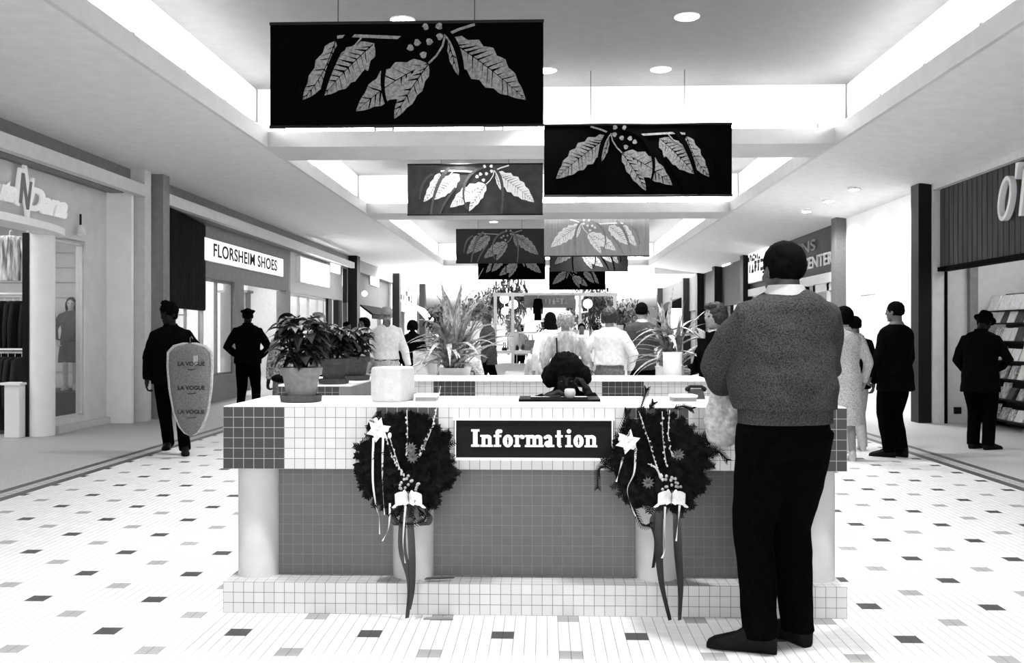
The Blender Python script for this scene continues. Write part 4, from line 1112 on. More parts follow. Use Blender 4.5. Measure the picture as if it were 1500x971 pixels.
TORSO = [(.84, .150, .105, .0), (.93, .168, .118, -.005), (1.00, .158, .112, 0), (1.09, .142, .104, .005), (1.18, .152, .110, .008), (1.28, .170, .118, .008), (1.36, .172, .112, .0), (1.42, .146, .092, -.008), (1.455, .104, .074, -.01), (1.485, .062, .062, -.006)]
def se(rx, ry, n=28, p=2.3):
    out = []
    for k in range(n):
        a = 2*pi*k/n; c, s = cos(a), sin(a)
        out.append((rx*abs(c)**(2/p)*(1 if c > 0 else -1), ry*abs(s)**(2/p)*(1 if s > 0 else -1)))
    return out
def person(label, X, Y, rz, H=1.75, hip_z=.92, lean=0.0, side_lean=0.0, twist=0.0, head=(0, 0, 0), feet=None, foot_yaw=(.15, -.15), hands=None, poles=None,
           top=None, legs=None, shoes=shm, hair=None, hat=None, hz=.142, skinm=skin, fat=1.0, voxel=.010, extras=None, knee_pole=(0, 1, 0), curl=.6, group=None, sh_w=1.0, z0=0.0, face_cam=False):
    k = H/1.75
    root = thing('person', label, 'person', (X, Y, z0), rz, group)
    dz = hip_z - .92
    Rl = Matrix.Rotation(-lean, 3, 'X') @ Matrix.Rotation(side_lean, 3, 'Y'); Rt = Matrix.Rotation(twist, 3, 'Z')
    piv = Vector((0, 0, .92))
    def U(p):   # upper body: twist, lean about the hips
        p = Vector(p); w = max(0, min(1, (p.z - .92)/.25)); q = p - piv
        q = Matrix.Rotation(-lean*w, 3, 'X') @ (Matrix.Rotation(side_lean*w, 3, 'Y') @ (Matrix.Rotation(twist*w, 3, 'Z') @ q))
        return (q + piv + Vector((0, 0, dz)))*k
    def Lw(p): return (Vector(p) + Vector((0, 0, dz)))*k
    def D(v): return Rl @ (Rt @ Vector(v))
    # joints
    shd = [U((s*.170*sh_w, -.005, 1.388)) for s in (-1, 1)]
    hp = [Lw((s*.088, 0, .90)) for s in (-1, 1)]
    feet = feet or [(-.10, 0, .085), (.10, 0, .085)]
    ank = [Vector(f)*k for f in feet]
    kn = []
    for i in (0, 1):
        kp, an = ik(hp[i], ank[i], .43*k, .405*k, knee_pole if not isinstance(knee_pole, list) else knee_pole[i]); kn.append(kp); ank[i] = an
    hands = hands or [None, None]; poles = poles or [(-.6, -.8, -.1), (.6, -.8, -.1)]
    el, wr = [], []
    for i, s in enumerate((-1, 1)):
        tgt = U((s*.25, .03, .86)) if hands[i] is None else Vector(hands[i])*k
        e, w = ik(shd[i], tgt, .295*k, .255*k, poles[i]); el.append(e); wr.append(w)
    # head frame
    hy, hpit, hr = head
    neck = U((0, -.005, 1.475)); HR = (Matrix.Rotation(twist, 3, 'Z') @ Matrix.Rotation(-lean*.5, 3, 'X') @ Matrix.Rotation(hy, 3, 'Z') @ Matrix.Rotation(-hpit, 3, 'X') @ Matrix.Rotation(hr, 3, 'Y'))
    hc = neck + HR @ (Vector((0, .018, hz))*k)
    def Hd(x, y, z): return hc + HR @ (Vector((x, y, z))*k)
    # ---- body
    mb = MB()
    def tor(secs, inf, bag=0):
        rings = []
        for z, rx, ry, cy in secs:
            rx = rx*fat*(sh_w if z > 1.2 else 1)
            rings.append([U((x, y + cy, z)) for x, y in se(rx + inf, ry*fat + inf)])
        return rings
    mb.loft(tor(TORSO, -.012))
    for i in (0, 1):
        mb.tube([hp[i], kn[i], ank[i]], [.080*k, .052*k, .038*k], 16, True)
        mb.tube([kn[i]*.6 + ank[i]*.4 + Vector((0, -.012*k, 0)), kn[i]*.4 + ank[i]*.6], [.048*k, .040*k], 12, True)
        mb.tube([ank[i], ank[i] + Matrix.Rotation(foot_yaw[i], 3, 'Z') @ Vector((0, .13*k, -.045*k))], [.036*k, .026*k], 12, True)
        mb.tube([shd[i], el[i], wr[i]], [.047*k, .038*k, .026*k], 14, True)
    mb.tube([U((0, -.012, 1.43)), Hd(0, -.028, -.06)], [.058*k*min(1.1, fat), .054*k], 16, True)
    mb.ell(Hd(0, -.008, .022), (.074*k, .094*k, .090*k), HR, 20, 14)
    mb.ell(Hd(0, .022, -.045), (.058*k, .064*k, .072*k), HR, 18, 12)
    mb.ell(Hd(0, .062, -.092), (.024*k, .020*k, .018*k), HR, 12, 8)          # chin
    mb.tube([Hd(0, .084, .012), Hd(0, .098, -.022)], [.009*k, .012*k], 10, True)   # nose
    for s in (-1, 1):
        mb.ell(Hd(s*.030, .072, .020), (.022*k, .014*k, .008*k), HR, 10, 6)    # brow
        mb.ell(Hd(s*.040, .058, -.025), (.020*k, .018*k, .018*k), HR, 10, 6)    # cheek
        mb.ell(Hd(s*.077, -.008, -.010), (.010*k, .019*k, .030*k), HR, 10, 8)   # ear
    mb.ell(Hd(0, .078, -.055), (.022*k, .010*k, .009*k), HR, 10, 6)
    # hands
    fx = MB()
    for i, s in enumerate((-1, 1)):
        d = (wr[i] - el[i]).normalized()
        if hands[i] is not None and len(hands[i]) > 3: pass
        inw = Vector((-s, 0, 0)); inw = (inw - d*inw.dot(d)).normalized()      # palm side
        fw = d.cross(inw); fw = fw if fw.y > 0 or abs(fw.y) < .2 else -fw       # thumb side
        pc = wr[i] + d*.048*k
        Rm = Matrix((fw, inw, d)).transposed()
        mb.tube([wr[i], wr[i] + d*.03*k], [.025*k, .027*k], 10, True)
        mb.ell(pc, (.040*k, .016*k, .052*k), Rm, 14, 10)
        for j in range(4):
            b = pc + d*.034*k + fw*(.0285 - .019*j)*k
            l = (.040, .044, .041, .032)[j]*k; c = curl*(1 + .12*j)
            d1 = (d*cos(c*.7) + inw*sin(c*.7) + fw*(.06*(1.5-j))).normalized(); d2 = (d*cos(c*1.9) + inw*sin(c*1.9)).normalized(); d3 = (d*cos(c*2.7) + inw*sin(c*2.7)).normalized()
            p1 = b + d1*l; p2 = p1 + d2*l*.62; p3 = p2 + d3*l*.5
            fx.tube([b - d*.012*k, b, p1, p2, p3], [.0085*k, .0090*k, .0085*k, .0076*k, .0062*k], 10, True)
        b = wr[i] + d*.022*k + fw*.028*k; t1 = b + (d*.75 + fw*.65 + inw*.25).normalized()*.038*k; t2 = t1 + (d*.95 + fw*.15 + inw*.3).normalized()*.030*k
        fx.tube([b, t1, t2], [.0125*k, .0105*k, .008*k], 10, True)
    body = remesh(mb, 'body', skinm, root, min(voxel, .0085), 3, None, fx)
    ey = MB()
    for s in (-1, 1):
        MB().ell(Hd(s*.030, .0775, .002), (.0125*k, .008*k, .0065*k), HR, 10, 6).build('eye', eye_m, body, smooth=True)
    MB().ell(Hd(0, .0875, -.054), (.020*k, .004*k, .003*k), HR, 10, 6).build('mouth', mat('lip_dark', .08, .5, .1, 10), body, smooth=True)
    # ---- upper garment
    top = dict(kind='jacket', m=blk) | (top or {})
    zb = top.get('z', .86); inf = top.get('inf', .016); bag = top.get('bag', 0.0); sl = top.get('sleeve', 1.0); sr = top.get('sr', 1.0)
    secs = [s for s in TORSO if s[0] > zb + .03]
    f = secs[0]
    if zb < .84:
        flare = top.get('flare', .02)
        secs = [(zb, .160 + flare, .118 + flare*.8, 0), ((zb+.86)/2, .164 + flare*.6, .118 + flare*.5, 0), (.86, .166, .118, 0)] + [s for s in TORSO if s[0] > .90]
    else: secs = [(zb, .162, .114, 0)] + secs
    rings = []
    for z, rx, ry, cy in secs:
        e = inf + bag*math.exp(-((z - (zb + .09))/.10)**2) + (bag*.5*math.exp(-((z - 1.2)/.15)**2))
        if z > 1.47: e = .010
        rings.append([U((x, y + cy, z)) if z > .9 or zb > .84 else Lw((x, y + cy, z)) for x, y in se((rx*fat)*(sh_w if z > 1.2 else 1) + e, ry*fat + e)])
    tb = MB().loft(rings)
    for i in (0, 1):
        s = (-1, 1)[i]
        pts, rad = [U((s*.10, -.005, 1.40)), shd[i], shd[i]*.5+el[i]*.5, el[i]], [.056*k, .060*k*(.5+.5*sr), .059*k*sr, .056*k*sr]
        if sl > .6:
            w = el[i] + (wr[i]-el[i])*((sl-.5)/.5*.97); pts += [el[i]*.45 + w*.55, w]; rad += [.048*k*sr, .039*k*sr]
        else:
            e2 = shd[i] + (el[i]-shd[i])*.78; pts[-2] = shd[i]*.5+e2*.5; pts[-1] = e2; rad[-1] = .056*k*sr
        tb.tube(pts, rad, 18, False)
    tn = {'sweater': 'sweater', 'jacket': 'jacket', 'coat': 'coat', 'shirt': 'shirt', 'vest': 'vest', 'blouse': 'blouse', 'robe': 'dress'}[top['kind']]
    remesh(tb, tn, top['m'], root, voxel, top.get('smooth', 4), (top.get('wr', .006), top.get('wf', 9), top.get('wz', 6), X*3.1))
    if top['kind'] in ('jacket', 'coat') and not top.get('collar'): top['collar'] = top['m']
    if top.get('collar'):
        cm = top['collar']; cb = MB(); rr = []
        for (zz, rx, ry) in ((1.462, .075, .072), (1.50, .066, .066), (1.512, .070, .070), (1.475, .088, .084), (1.455, .096, .090)):
            rr.append([U((x, y - .010 + (.012 if y > 0 else 0), zz - (.02 if y > .03 else 0))) for x, y in se(rx, ry, 28, 2.0)])
        cb.loft(rr, cap=False); c = cb.build('collar', cm, root, smooth=True)
    if top.get('rib'):
        rb = MB(); z = zb
        n = 90
        for z0_, z1_ in ((zb-.055, zb+.02),):
            rg = []
            for z in (z0_, z0_+.01, (z0_+z1_)/2, z1_):
                base = se(.166*fat + .018, .118*fat + .018, n, 2.3)
                rg.append([U((x*(1 + .008*(j % 2)), y*(1 + .012*(j % 2)), max(z, .921))) if False else Lw((x*(1 + .008*(j % 2)), y*(1 + .012*(j % 2)), z)) for j, (x, y) in enumerate(base)])
            rb.loft(rg)
        rb.build('ribbed_hem', top['m'], root, smooth=True)
    # ---- legs
    legs = dict(kind='trousers', m=trs) | (legs or {})
    if legs['kind'] == 'trousers':
        lr = legs.get('r', 1.0)
        lb = MB(); lb.loft([[Lw((x, y, z)) for x, y in se(rx*fat + .012, ry*fat + .012)] for z, rx, ry in ((.80, .13, .095), (.86, .156, .112), (.93, .166, .118), (1.0, .158, .112), (1.03, .152, .108))])
        for i in (0, 1):
            a = ank[i] + Vector((0, 0, -.035*k)) if abs((ank[i]-kn[i]).normalized().z) > .8 else ank[i]
            m1 = hp[i]*.5 + kn[i]*.5; m2 = kn[i]*.5 + a*.5
            lb.tube([hp[i] + Vector((0, 0, .02)), m1, kn[i], m2, a], [.098*k*lr*fat, .088*k*lr*fat, .072*k*lr, .066*k*lr, .062*k*lr], 20, False)
        remesh(lb, 'trousers', legs['m'], root, voxel, 3, (legs.get('wr', .006), 8, 5, X + 7))
    elif legs['kind'] == 'skirt':
        zb2 = legs.get('z', .45); fl = legs.get('flare', .06)
        sk = MB(); sk.loft([[Lw((x, y, z)) for x, y in se(rx, ry)] for z, rx, ry in ((zb2, .17+fl, .13+fl), ((zb2+.9)/2, .175+fl*.6, .13+fl*.5), (.88, .178, .13), (1.0, .165, .12))])
        remesh(sk, 'skirt', legs['m'], root, voxel, 3, (.010, 11, 1.5, X + 7))
    # ---- shoes
    if shoes:
        for i in (0, 1):
            if ank[i].z > .5 and False: continue
            RZ = Matrix.Rotation(foot_yaw[i], 3, 'Z'); base = Vector((ank[i].x, ank[i].y, ank[i].z - .085*k))
            T_ = lambda p: base + RZ @ (p*k)
            shoe_mesh(MB(), .285, .104, .128, T_).build('shoe', shoes, root, smooth=True)
    # ---- hair and hat
    if hair:
        hb = MB(); hm = hair['m']; st = hair.get('style', 'short')
        hb.ell(Hd(0, -.016, .036), (.083*k, .096*k, .088*k), HR, 22, 14)
        hb.ell(Hd(0, -.045, .012 if st == 'short' else 0), (.078*k, .066*k, (.066 if st == 'short' else .085)*k), HR, 18, 12)
        if st == 'short':
            for s in (-1, 1): hb.ell(Hd(s*.070, -.018, .005), (.014*k, .04*k, .045*k), HR, 10, 8)
        if st == 'curly': hb.ell(Hd(0, -.02, .05), (.098*k, .108*k, .098*k), HR, 20, 14); hb.ell(Hd(.01, .02, .13), (.05*k, .05*k, .035*k), HR, 14, 8)
        if st == 'full':
            hb.ell(Hd(0, -.035, .020), (.110*k, .100*k, .115*k), HR, 20, 14); hb.ell(Hd(0, .035, .095), (.07*k, .05*k, .035*k), HR, 14, 8)
            for s in (-1, 1): hb.ell(Hd(s*.082, -.015, -.02), (.035*k, .05*k, .07*k), HR, 12, 8)
        if st == 'long':
            hb.ell(Hd(0, -.06, -.07), (.088*k, .055*k, .15*k), HR, 18, 12)
            for s in (-1, 1): hb.ell(Hd(s*.075, -.02, -.05), (.025*k, .045*k, .10*k), HR, 12, 8)
        if st == 'afro': hb.ell(Hd(0, -.025, .03), (.125*k, .12*k, .125*k), HR, 22, 14)
        if st == 'big':
            hb.ell(Hd(0, -.02, .06), (.105*k, .11*k, .09*k), HR, 22, 14)
            for s in (-1, 1): hb.ell(Hd(s*.095, -.02, .0), (.060*k, .08*k, .070*k), HR, 14, 10)
            hb.ell(Hd(.02, -.01, .125), (.06*k, .06*k, .035*k), HR, 14, 8)
        remesh(hb, 'hair', hm, root, min(voxel, .008), 3, (hair.get('rough', .004), 45, 45, 1))
    if hat:
        m = hat['m']; kd = hat['kind']
        def ringh(rx, ry, z, n=30, p=2.0): return [Hd(x, y - .012, z) for x, y in se(rx, ry, n, p)]
        if kd == 'fedora':
            MB().loft([ringh(.086, .100, .04), ringh(.089, .103, .055), ringh(.084, .098, .10), ringh(.070, .088, .135), ringh(.045, .060, .142)]).build('hat_crown', m, root, smooth=True)
            rr = [ringh(.080, .095, .052), [p + HR @ Vector((0, 0, .012*abs(cos(2*pi*j/30))))*k for j, p in enumerate(ringh(.128, .145, .040))], [p + HR @ Vector((0, 0, .012*abs(cos(2*pi*j/30))))*k for j, p in enumerate(ringh(.128, .145, .036))], ringh(.080, .095, .044)]
            MB().loft(rr, cap=True).build('hat_brim', m, root, smooth=True)
        if kd == 'flat':
            MB().loft([ringh(.086, .100, .040), ringh(.094, .108, .052), ringh(.112, .126, .070), ringh(.106, .116, .088), ringh(.05, .06, .104)]).build('flat_cap', m, root, smooth=True)
            MB().loft([[Hd(-.06, .085, .05), Hd(.06, .085, .05), Hd(.06, .085, .058), Hd(-.06, .085, .058)], [Hd(-.05, .13, .035), Hd(.05, .13, .035), Hd(.05, .13, .042), Hd(-.05, .13, .042)]]).build('cap_peak', m, root)
        if kd == 'cap':
            MB().loft([ringh(.084, .098, .035), ringh(.088, .102, .06), ringh(.080, .092, .105), ringh(.055, .065, .128), ringh(.02, .02, .134)]).build('cap_crown', m, root, smooth=True)
            MB().loft([[Hd(-.065, .07, .04), Hd(.065, .07, .04), Hd(.065, .07, .047), Hd(-.065, .07, .047)], [Hd(-.05, .14, .028), Hd(.05, .14, .028), Hd(.05, .14, .034), Hd(-.05, .14, .034)]]).build('cap_peak', m, root)
    info = dict(root=root, el=el, wr=wr, shd=shd, Hd=Hd, U=U, Lw=Lw, k=k, HR=HR, hc=hc, kn=kn, ank=ank)
    return info

def at(px, sc_foot_y=None, Y=None): return P(px, 500, Y).x
# 1. man at the desk, seen from behind
melange = mat('melange_sweater', .042, .95, .55, 170, bump=.6, bscale=300, spec=.05)
collar_w = mat('shirt_collar', .36, .7, .05, 30)
NY = 4.13
near = person('man in a grey melange sweater standing with his back to us at the desk', at(1150, Y=NY), NY, radians(14), 1.80, hz=.100,
    feet=[(-.115, -.02, .085), (.085, .05, .085)], foot_yaw=(1.05, .25), knee_pole=(0, 1, 0),
    hands=[(-.10, .36, 1.06), (.18, .34, 1.03)], poles=[(-1, -.35, -.3), (1, -.35, -.3)],
    top=dict(kind='sweater', m=melange, z=.995, inf=.024, bag=.038, rib=True, collar=collar_w, wr=.020, wf=4.5, wz=5.5, sr=1.2),
    legs=dict(m=trs, wr=.009, r=1.16), hair=dict(m=hair_k, style='short', rough=.003), head=(.18, .05, 0), skinm=mat('skin_neck', .055, .6, .08, 25), fat=1.07, voxel=.009, sh_w=1.0, curl=1.1)
R = near['root']
# neckband, loafer tongue and bag held on his left arm
k = near['k']; U = near['U']
mb = MB(); mb.loft([[U((x, y-.01, z)) for x, y in se(a, b_, 30, 2.0)] for z, a, b_ in ((1.452, .094, .090), (1.470, .090, .084), (1.474, .084, .078), (1.46, .086, .08))], cap=False); mb.build('neckband', melange, R, smooth=True)
bagm = mat('plastic_bag', .34, .5, .25, 50, bump=.6, bscale=40)
bx = P(1062, 620, 4.42)
t = thing('shopping_bag', 'pale crumpled plastic bag hanging from the forearm of the man in the sweater', 'bag', (bx.x, 4.40, 0))
mb = MB(); rg = []
for z, a, b_ in ((.835, .02, .015), (.85, .075, .04), (.93, .10, .055), (1.0, .10, .05), (1.06, .08, .035), (1.10, .055, .02), (1.115, .04, .012)):
    rg.append([(x, y, z) for x, y in se(a, b_, 24, 2)])
remesh(MB().loft(rg), 'bag_body', bagm, t, .008, 3, (.010, 16, 14, 3))
MB().tube([(-.03, 0, 1.10), (-.01, -.02, 1.15), (.03, -.01, 1.16), (.045, 0, 1.10)], .006, 6).build('handle', bagm, t, smooth=True)
q = P(1048, 540, 4.46)
t = thing('pale_cup_shape', 'pale paper cup held up before the man in the sweater', 'cup', (q.x + .01, 4.50, q.z - .07))
MB().lathe([(.030, 0), (.034, .01), (.042, .115), (.045, .12), (.043, .125)], n=24).build('cup_body', mat('cup_paper', .5, .6, .2, 60), t, smooth=True)

# 2. walker with garment bag
WY = 10.5
wk = person('person in a dark jacket and dark trousers walking with a long printed garment bag', at(250, Y=WY), WY, radians(196), 1.69,
    feet=[(-.16, .02, .085), (.04, -.20, .13)], foot_yaw=(.1, -.1), hands=[(-.27, .22, 1.22), (.25, .06, .86)], poles=[(-.4, -.8, -.6), (.6, -.8, 0)],
    top=dict(kind='jacket', m=blk, z=.82, inf=.03, wr=.012, sr=1.2), legs=dict(m=trs, r=1.05), hair=dict(m=hair_k, style='curly', rough=.012), head=(-.75, .1, 0), skinm=skin_d, fat=1.03)
gx0, gx1 = P(248, 560, 10.25), P(312, 560, 10.25); ztop, zbot = P(280, 503, 10.25).z, P(280, 637, 10.25).z
t = thing('garment_bag', 'long translucent printed garment bag held out by the walking person', 'bag', ((gx0.x+gx1.x)/2, 10.22, zbot))
Hb = ztop - zbot; hw = (gx1.x-gx0.x)/2
film = mat('garment_bag_film', .16, .45, .25, 60, bump=.3); filmw = mat('bag_edge', .42, .5, .2, 40)
prof = [(0, .10, .02), (.03, .30, .035), (.10, .52, .05), (.25, .76, .065), (.5, .93, .07), (.75, 1.0, .07), (.90, .97, .065), (.96, .72, .05), (.99, .3, .03), (1.0, .08, .02)]
MB().loft([[(x + .03*(1 - f)*.5, y, Hb*f) for x, y in se(hw*w, d_, 26, 2.4)] for f, w, d_ in prof]).build('bag_film', film, t, smooth=True)
mb = MB()
for s in (-1, 1): mb.tube([(s*hw*w + .03*(1-f)*.5, -.01, Hb*f) for f, w, d_ in prof], [.004, .012, .016, .018, .02, .02, .022, .024, .02, .01], 8)
mb.build('bag_seam', filmw, t, smooth=True)
txm = mat('bag_print', .015, .6, .2, 30)
for f in (.76, .50, .24): text_part('printed_word', 'LA VOGUE', txm, t, (-hw*.45, -.078, Hb*f), ROT_F, .062, .002, .001, 1.0)
for f in (.72, .46, .20): MB().tube([(-.0, -.074, Hb*f), (.04, -.076, Hb*f-.006), (.09, -.07, Hb*f+.004)], .004, 6).build('printed_swash', txm, t)
MB().box(.065, .11, -.078, -.07, Hb*.76, Hb*.87).build('paper_tag', filmw, t)
MB().tube([(0, 0, Hb-.01), (0, 0, Hb+.06), (.015, 0, Hb+.075), (.03, 0, Hb+.05)], .004, 6).build('hanger_hook', mgrey_m, t)

# 3. man with flat cap
person('man in a dark flat cap and dark jacket facing the shoe shop, hands in pockets', at(363, Y=14.7), 14.7, radians(4), 1.75, hands=[(-.16, .10, .97), (.16, .10, .97)], poles=[(-1, -.5, .1), (1, -.5, .1)],
    feet=[(-.13, 0, .085), (.13, 0, .085)], top=dict(kind='jacket', m=blk, z=.88, inf=.03, wr=.008, sr=1.15), hair=dict(m=hair_k), hat=dict(kind='flat', m=blk), skinm=skin_d, fat=1.08)
# 4. man in suit on the right
person('man in a dark suit standing alone with his back to us before the blank wall', at(1312, Y=10.55), 10.55, radians(28), 1.71, hands=[(-.24, .14, .90), (.22, .10, .86)],
    feet=[(-.07, .02, .085), (.08, -.02, .085)], foot_yaw=(.5, .2), top=dict(kind='jacket', m=blk, z=.74, inf=.026, flare=.02, wr=.005, collar=mat('grey_collar', .12, .7, .1, 30)), legs=dict(m=trs, r=1.1),
    hair=dict(m=hair_k), head=(.35, 0, 0), skinm=skin_m, fat=1.1, sh_w=1.04)
# 5. man in hat
person('man in a dark brimmed hat and dark coat looking at the card shelves', at(1436, Y=11.3), 11.3, radians(-38), 1.62, hands=[(-.17, .16, .92), (.15, .22, 1.0)], poles=[(-1, -.6, 0), (1, -.6, 0)], lean=.06,
    feet=[(-.09, .02, .085), (.09, 0, .085)], foot_yaw=(-.3, -.5), top=dict(kind='coat', m=blk, z=.72, inf=.032, flare=.02, wr=.008, sr=1.15), legs=dict(m=trs, r=1.2), hair=dict(m=hair_k), hat=dict(kind='fedora', m=blk), head=(-.25, .5, 0), skinm=skin_d, fat=1.12, sh_w=1.02)
# 6, 7. couple on the right
tweed = mat('pale_tweed', .40, .9, .35, 90, bump=.2)
person('woman in a pale tweed coat walking away behind the desk corner', at(1236, Y=10.3), 10.3, radians(-6), 1.64, hands=[(-.20, .10, .92), (.24, .08, .88)], feet=[(-.07, .1, .085), (.08, -.08, .085)],
    top=dict(kind='coat', m=tweed, z=.40, inf=.026, flare=.035, wr=.008), legs=dict(kind='bare'), shoes=mat('pale_shoe', .4, .5, .1, 20), hair=dict(m=hair_k, style='full', rough=.006), skinm=skin)
person('person in a black jacket walking just ahead of the woman in pale tweed', at(1252, Y=11.1), 11.1, 0, 1.56, top=dict(kind='jacket', m=blk, z=.80, inf=.02), legs=dict(m=mat('pale_trousers', .4, .8, .1, 30)), shoes=mat('pale_shoe', .4, .5, .1, 20), hair=dict(m=hair_k), skinm=skin_m)
# 8. woman with hand at her mouth
w8 = person('dark haired woman in a black jacket with one hand raised to her mouth', at(1050, Y=8.3), 8.35, radians(112), 1.62, hands=[(-.03, .16, 1.40), (.16, .20, 1.10)], poles=[(-.5, .3, -1), (.6, -.6, -.2)],
    top=dict(kind='jacket', m=blk, z=.80, inf=.03, wr=.010, sr=1.2, collar=mat('pale_scarf', .4, .8, .3, 40)), legs=dict(kind='skirt', m=blk, z=.4), hair=dict(m=hair_b, style='full', rough=.010), head=(.05, .05, 0), skinm=skin, voxel=.009)
# 9, 10, 11 group with their backs to us
person('short haired man in a dark short sleeved shirt standing among the shoppers behind the desk', at(940, Y=13.0), 13.0, radians(-4), 1.78, hands=[(-.26, .06, .86), (.27, .08, .84)],
    top=dict(kind='shirt', m=mat('dark_knit', .028, .9, .3, 60), z=.84, inf=.024, sleeve=.5, wr=.008, collar=collar_w), legs=dict(m=trs), hair=dict(m=hair_k), skinm=skin, sh_w=1.02)
person('brown haired person in a white shirt standing left of the man in the dark shirt', at(893, Y=12.0), 12.0, radians(-14), 1.68, hands=[(-.28, .10, .92), (.24, .14, .92)], poles=[(-1, -.6, 0), (1, -.6, 0)],
    top=dict(kind='shirt', m=mat('white_shirt', .60, .8, .10, 30), z=.99, inf=.032, bag=.02, wr=.010, sleeve=1.0, sr=1.15), legs=dict(m=mat('mid_trousers', .12, .9, .3, 40), r=1.15), hair=dict(m=hair_b, style='full', rough=.006), skinm=skin)
plaidv = mat('pale_plaid', .28, .9, .3, 30, stretch=(1, 1, .4))
w11 = person('light curly haired woman in a pale checked top behind the seated attendant', at(828, Y=11.5), 11.5, radians(6), 1.62, hands=[(-.22, .12, .92), (.20, .20, 1.0)],
    top=dict(kind='blouse', m=plaidv, z=.86, inf=.028, wr=.010, sr=1.2), legs=dict(kind='skirt', m=mat('pale_skirt', .4, .9, .1, 20)), hair=dict(m=hair_g, style='full', rough=.012), skinm=skin)
MB().tube([w11['U']((-.13, -.135, 1.40)), w11['U']((-.125, -.14, 1.2)), w11['U']((-.16, -.10, .98))], .009, 6).build('bag_strap', dark_m, w11['root'])
person('dark haired person half hidden left of the curly haired woman', at(806, Y=13.6), 13.6, radians(20), 1.66, top=dict(kind='shirt', m=mat('white_shirt', .60, .8, .10, 30), z=.84, inf=.02), legs=dict(m=mat('pale_trousers', .4, .8, .1, 30)), hair=dict(m=hair_k, style='long'), skinm=skin, voxel=.012)
# 12. walker in a tweed jacket
person('man in a dark patterned jacket striding left across the mall', at(716, Y=18.6), 18.6, radians(112), 1.74, feet=[(-.08, .30, .10), (.08, -.32, .13)], foot_yaw=(0, 0), hands=[(-.22, .12, .90), (.22, -.08, .88)], lean=.06,
    top=dict(kind='jacket', m=mat('dark_tweed', .04, .9, .6, 50), z=.74, inf=.03, wr=.01), hair=dict(m=hair_b), skinm=skin_m, voxel=.012)
# 13. bearded man in white
pw = person('bearded man in a pale cap and white shirt walking towards us', at(566, Y=14.0), 14.0, radians(188), 1.74, feet=[(-.10, .12, .09), (.10, -.10, .09)], hands=[(-.33, .12, .86), (.22, .16, .98)],
    top=dict(kind='shirt', m=mat('white_shirt', .60, .8, .10, 30), z=.97, inf=.03, wr=.012, sr=1.2), legs=dict(m=mat('pale_jeans', .34, .9, .3, 40), r=1.1), hair=dict(m=hair_g), hat=dict(kind='cap', m=mat('pale_cap', .32, .8, .1, 30)), head=(.15, .05, 0), skinm=skin, voxel=.011, fat=1.05)
mb = MB(); mb.ell(pw['Hd'](0, .055, -.105), (.055, .042, .065), pw['HR']); mb.ell(pw['Hd'](0, .07, -.15), (.035, .03, .055), pw['HR'])
remesh(mb, 'beard', mat('beard_grey', .10, .9, .5, 60), pw['root'], .008, 3, (.006, 50, 30, 2))
MB().loft([[pw['Lw']((x, y, z)) for x, y in se(.182, .135)] for z in (.955, .985)]).build('belt', dark_m, pw['root'], smooth=True)
# others
person('person with round dark hair and a patterned top behind the large poinsettia', at(420, Y=11.5), 11.5, radians(170), 1.58, top=dict(kind='shirt', m=mat('patterned_cloth', .25, .9, .8, 40), z=.84, inf=.03), legs=dict(m=mat('mid_trousers', .12, .9, .3, 40)), hair=dict(m=hair_k, style='afro'), skinm=skin_d, voxel=.012)
person('light haired person behind the row of poinsettias', at(466, Y=14), 14.0, radians(160), 1.66, top=dict(kind='jacket', m=mat('grey_jacket', .2, .9, .3, 40), z=.8, inf=.03), hair=dict(m=hair_g, style='full'), skinm=skin, voxel=.012)
person('person in a white coat with dark hair left of the bearded man', at(533, Y=16), 16.0, radians(150), 1.62, top=dict(kind='coat', m=mat('white_shirt', .60, .8, .10, 30), z=.6, inf=.03), hair=dict(m=hair_k, style='full'), skinm=skin_m, voxel=.012)
person('dark dressed person right behind the bearded man', at(604, Y=17.5), 17.5, radians(20), 1.60, top=dict(kind='jacket', m=blk, z=.7, inf=.03), hair=dict(m=hair_k, style='full'), skinm=skin_d, voxel=.014)
ps = person('person in pale clothes sitting beside the spiky plant with a bag on the lap', at(684, Y=11.6), 11.6, radians(160), 1.60, hip_z=.62, feet=[(-.10, .42, .085), (.10, .42, .085)], knee_pole=(0, .6, 1), hands=[(-.14, .30, .74), (.14, .30, .74)], lean=.1,
    top=dict(kind='shirt', m=mat('pale_pattern', .3, .9, .35, 40), z=.95, inf=.025), legs=dict(m=mat('pale_trousers', .4, .8, .1, 30)), hair=dict(m=hair_g, style='full'), skinm=skin, voxel=.012)
t = thing('bench', 'low bench under the person sitting beside the spiky plant', 'bench', (at(684, Y=11.7), 11.75, 0)); MB().box(-.6, .6, -.2, .25, .38, .43).build('seat', mgrey_m, t, bevel=.01)
for s in (-1, 1): MB().box(s*.5-.04, s*.5+.04, -.18, .22, 0, .38).build('leg', dgrey_m, t)
t = thing('handbag', 'grey handbag on the lap of the sitting person', 'bag', (at(688, Y=11.3), 11.26, .70)); MB().ell((0, 0, .07), (.15, .06, .085)).build('bag_body', mat('bag_grey', .15, .7, .2, 30), t, smooth=True)
MB().tube([(-.07, 0, .13), (-.05, 0, .2), (.05, 0, .2), (.07, 0, .13)], .007, 6).build('handle', dark_m, t)
person('small child in white clothes standing beside the kiosk counter', at(783, Y=17), 17.0, radians(200), 1.10, top=dict(kind='shirt', m=mat('white_shirt', .60, .8, .10, 30), z=.86, inf=.03), legs=dict(kind='skirt', m=mat('pale_skirt', .4, .9, .1, 20), z=.5), hair=dict(m=hair_g, style='full'), skinm=skin, voxel=.012)
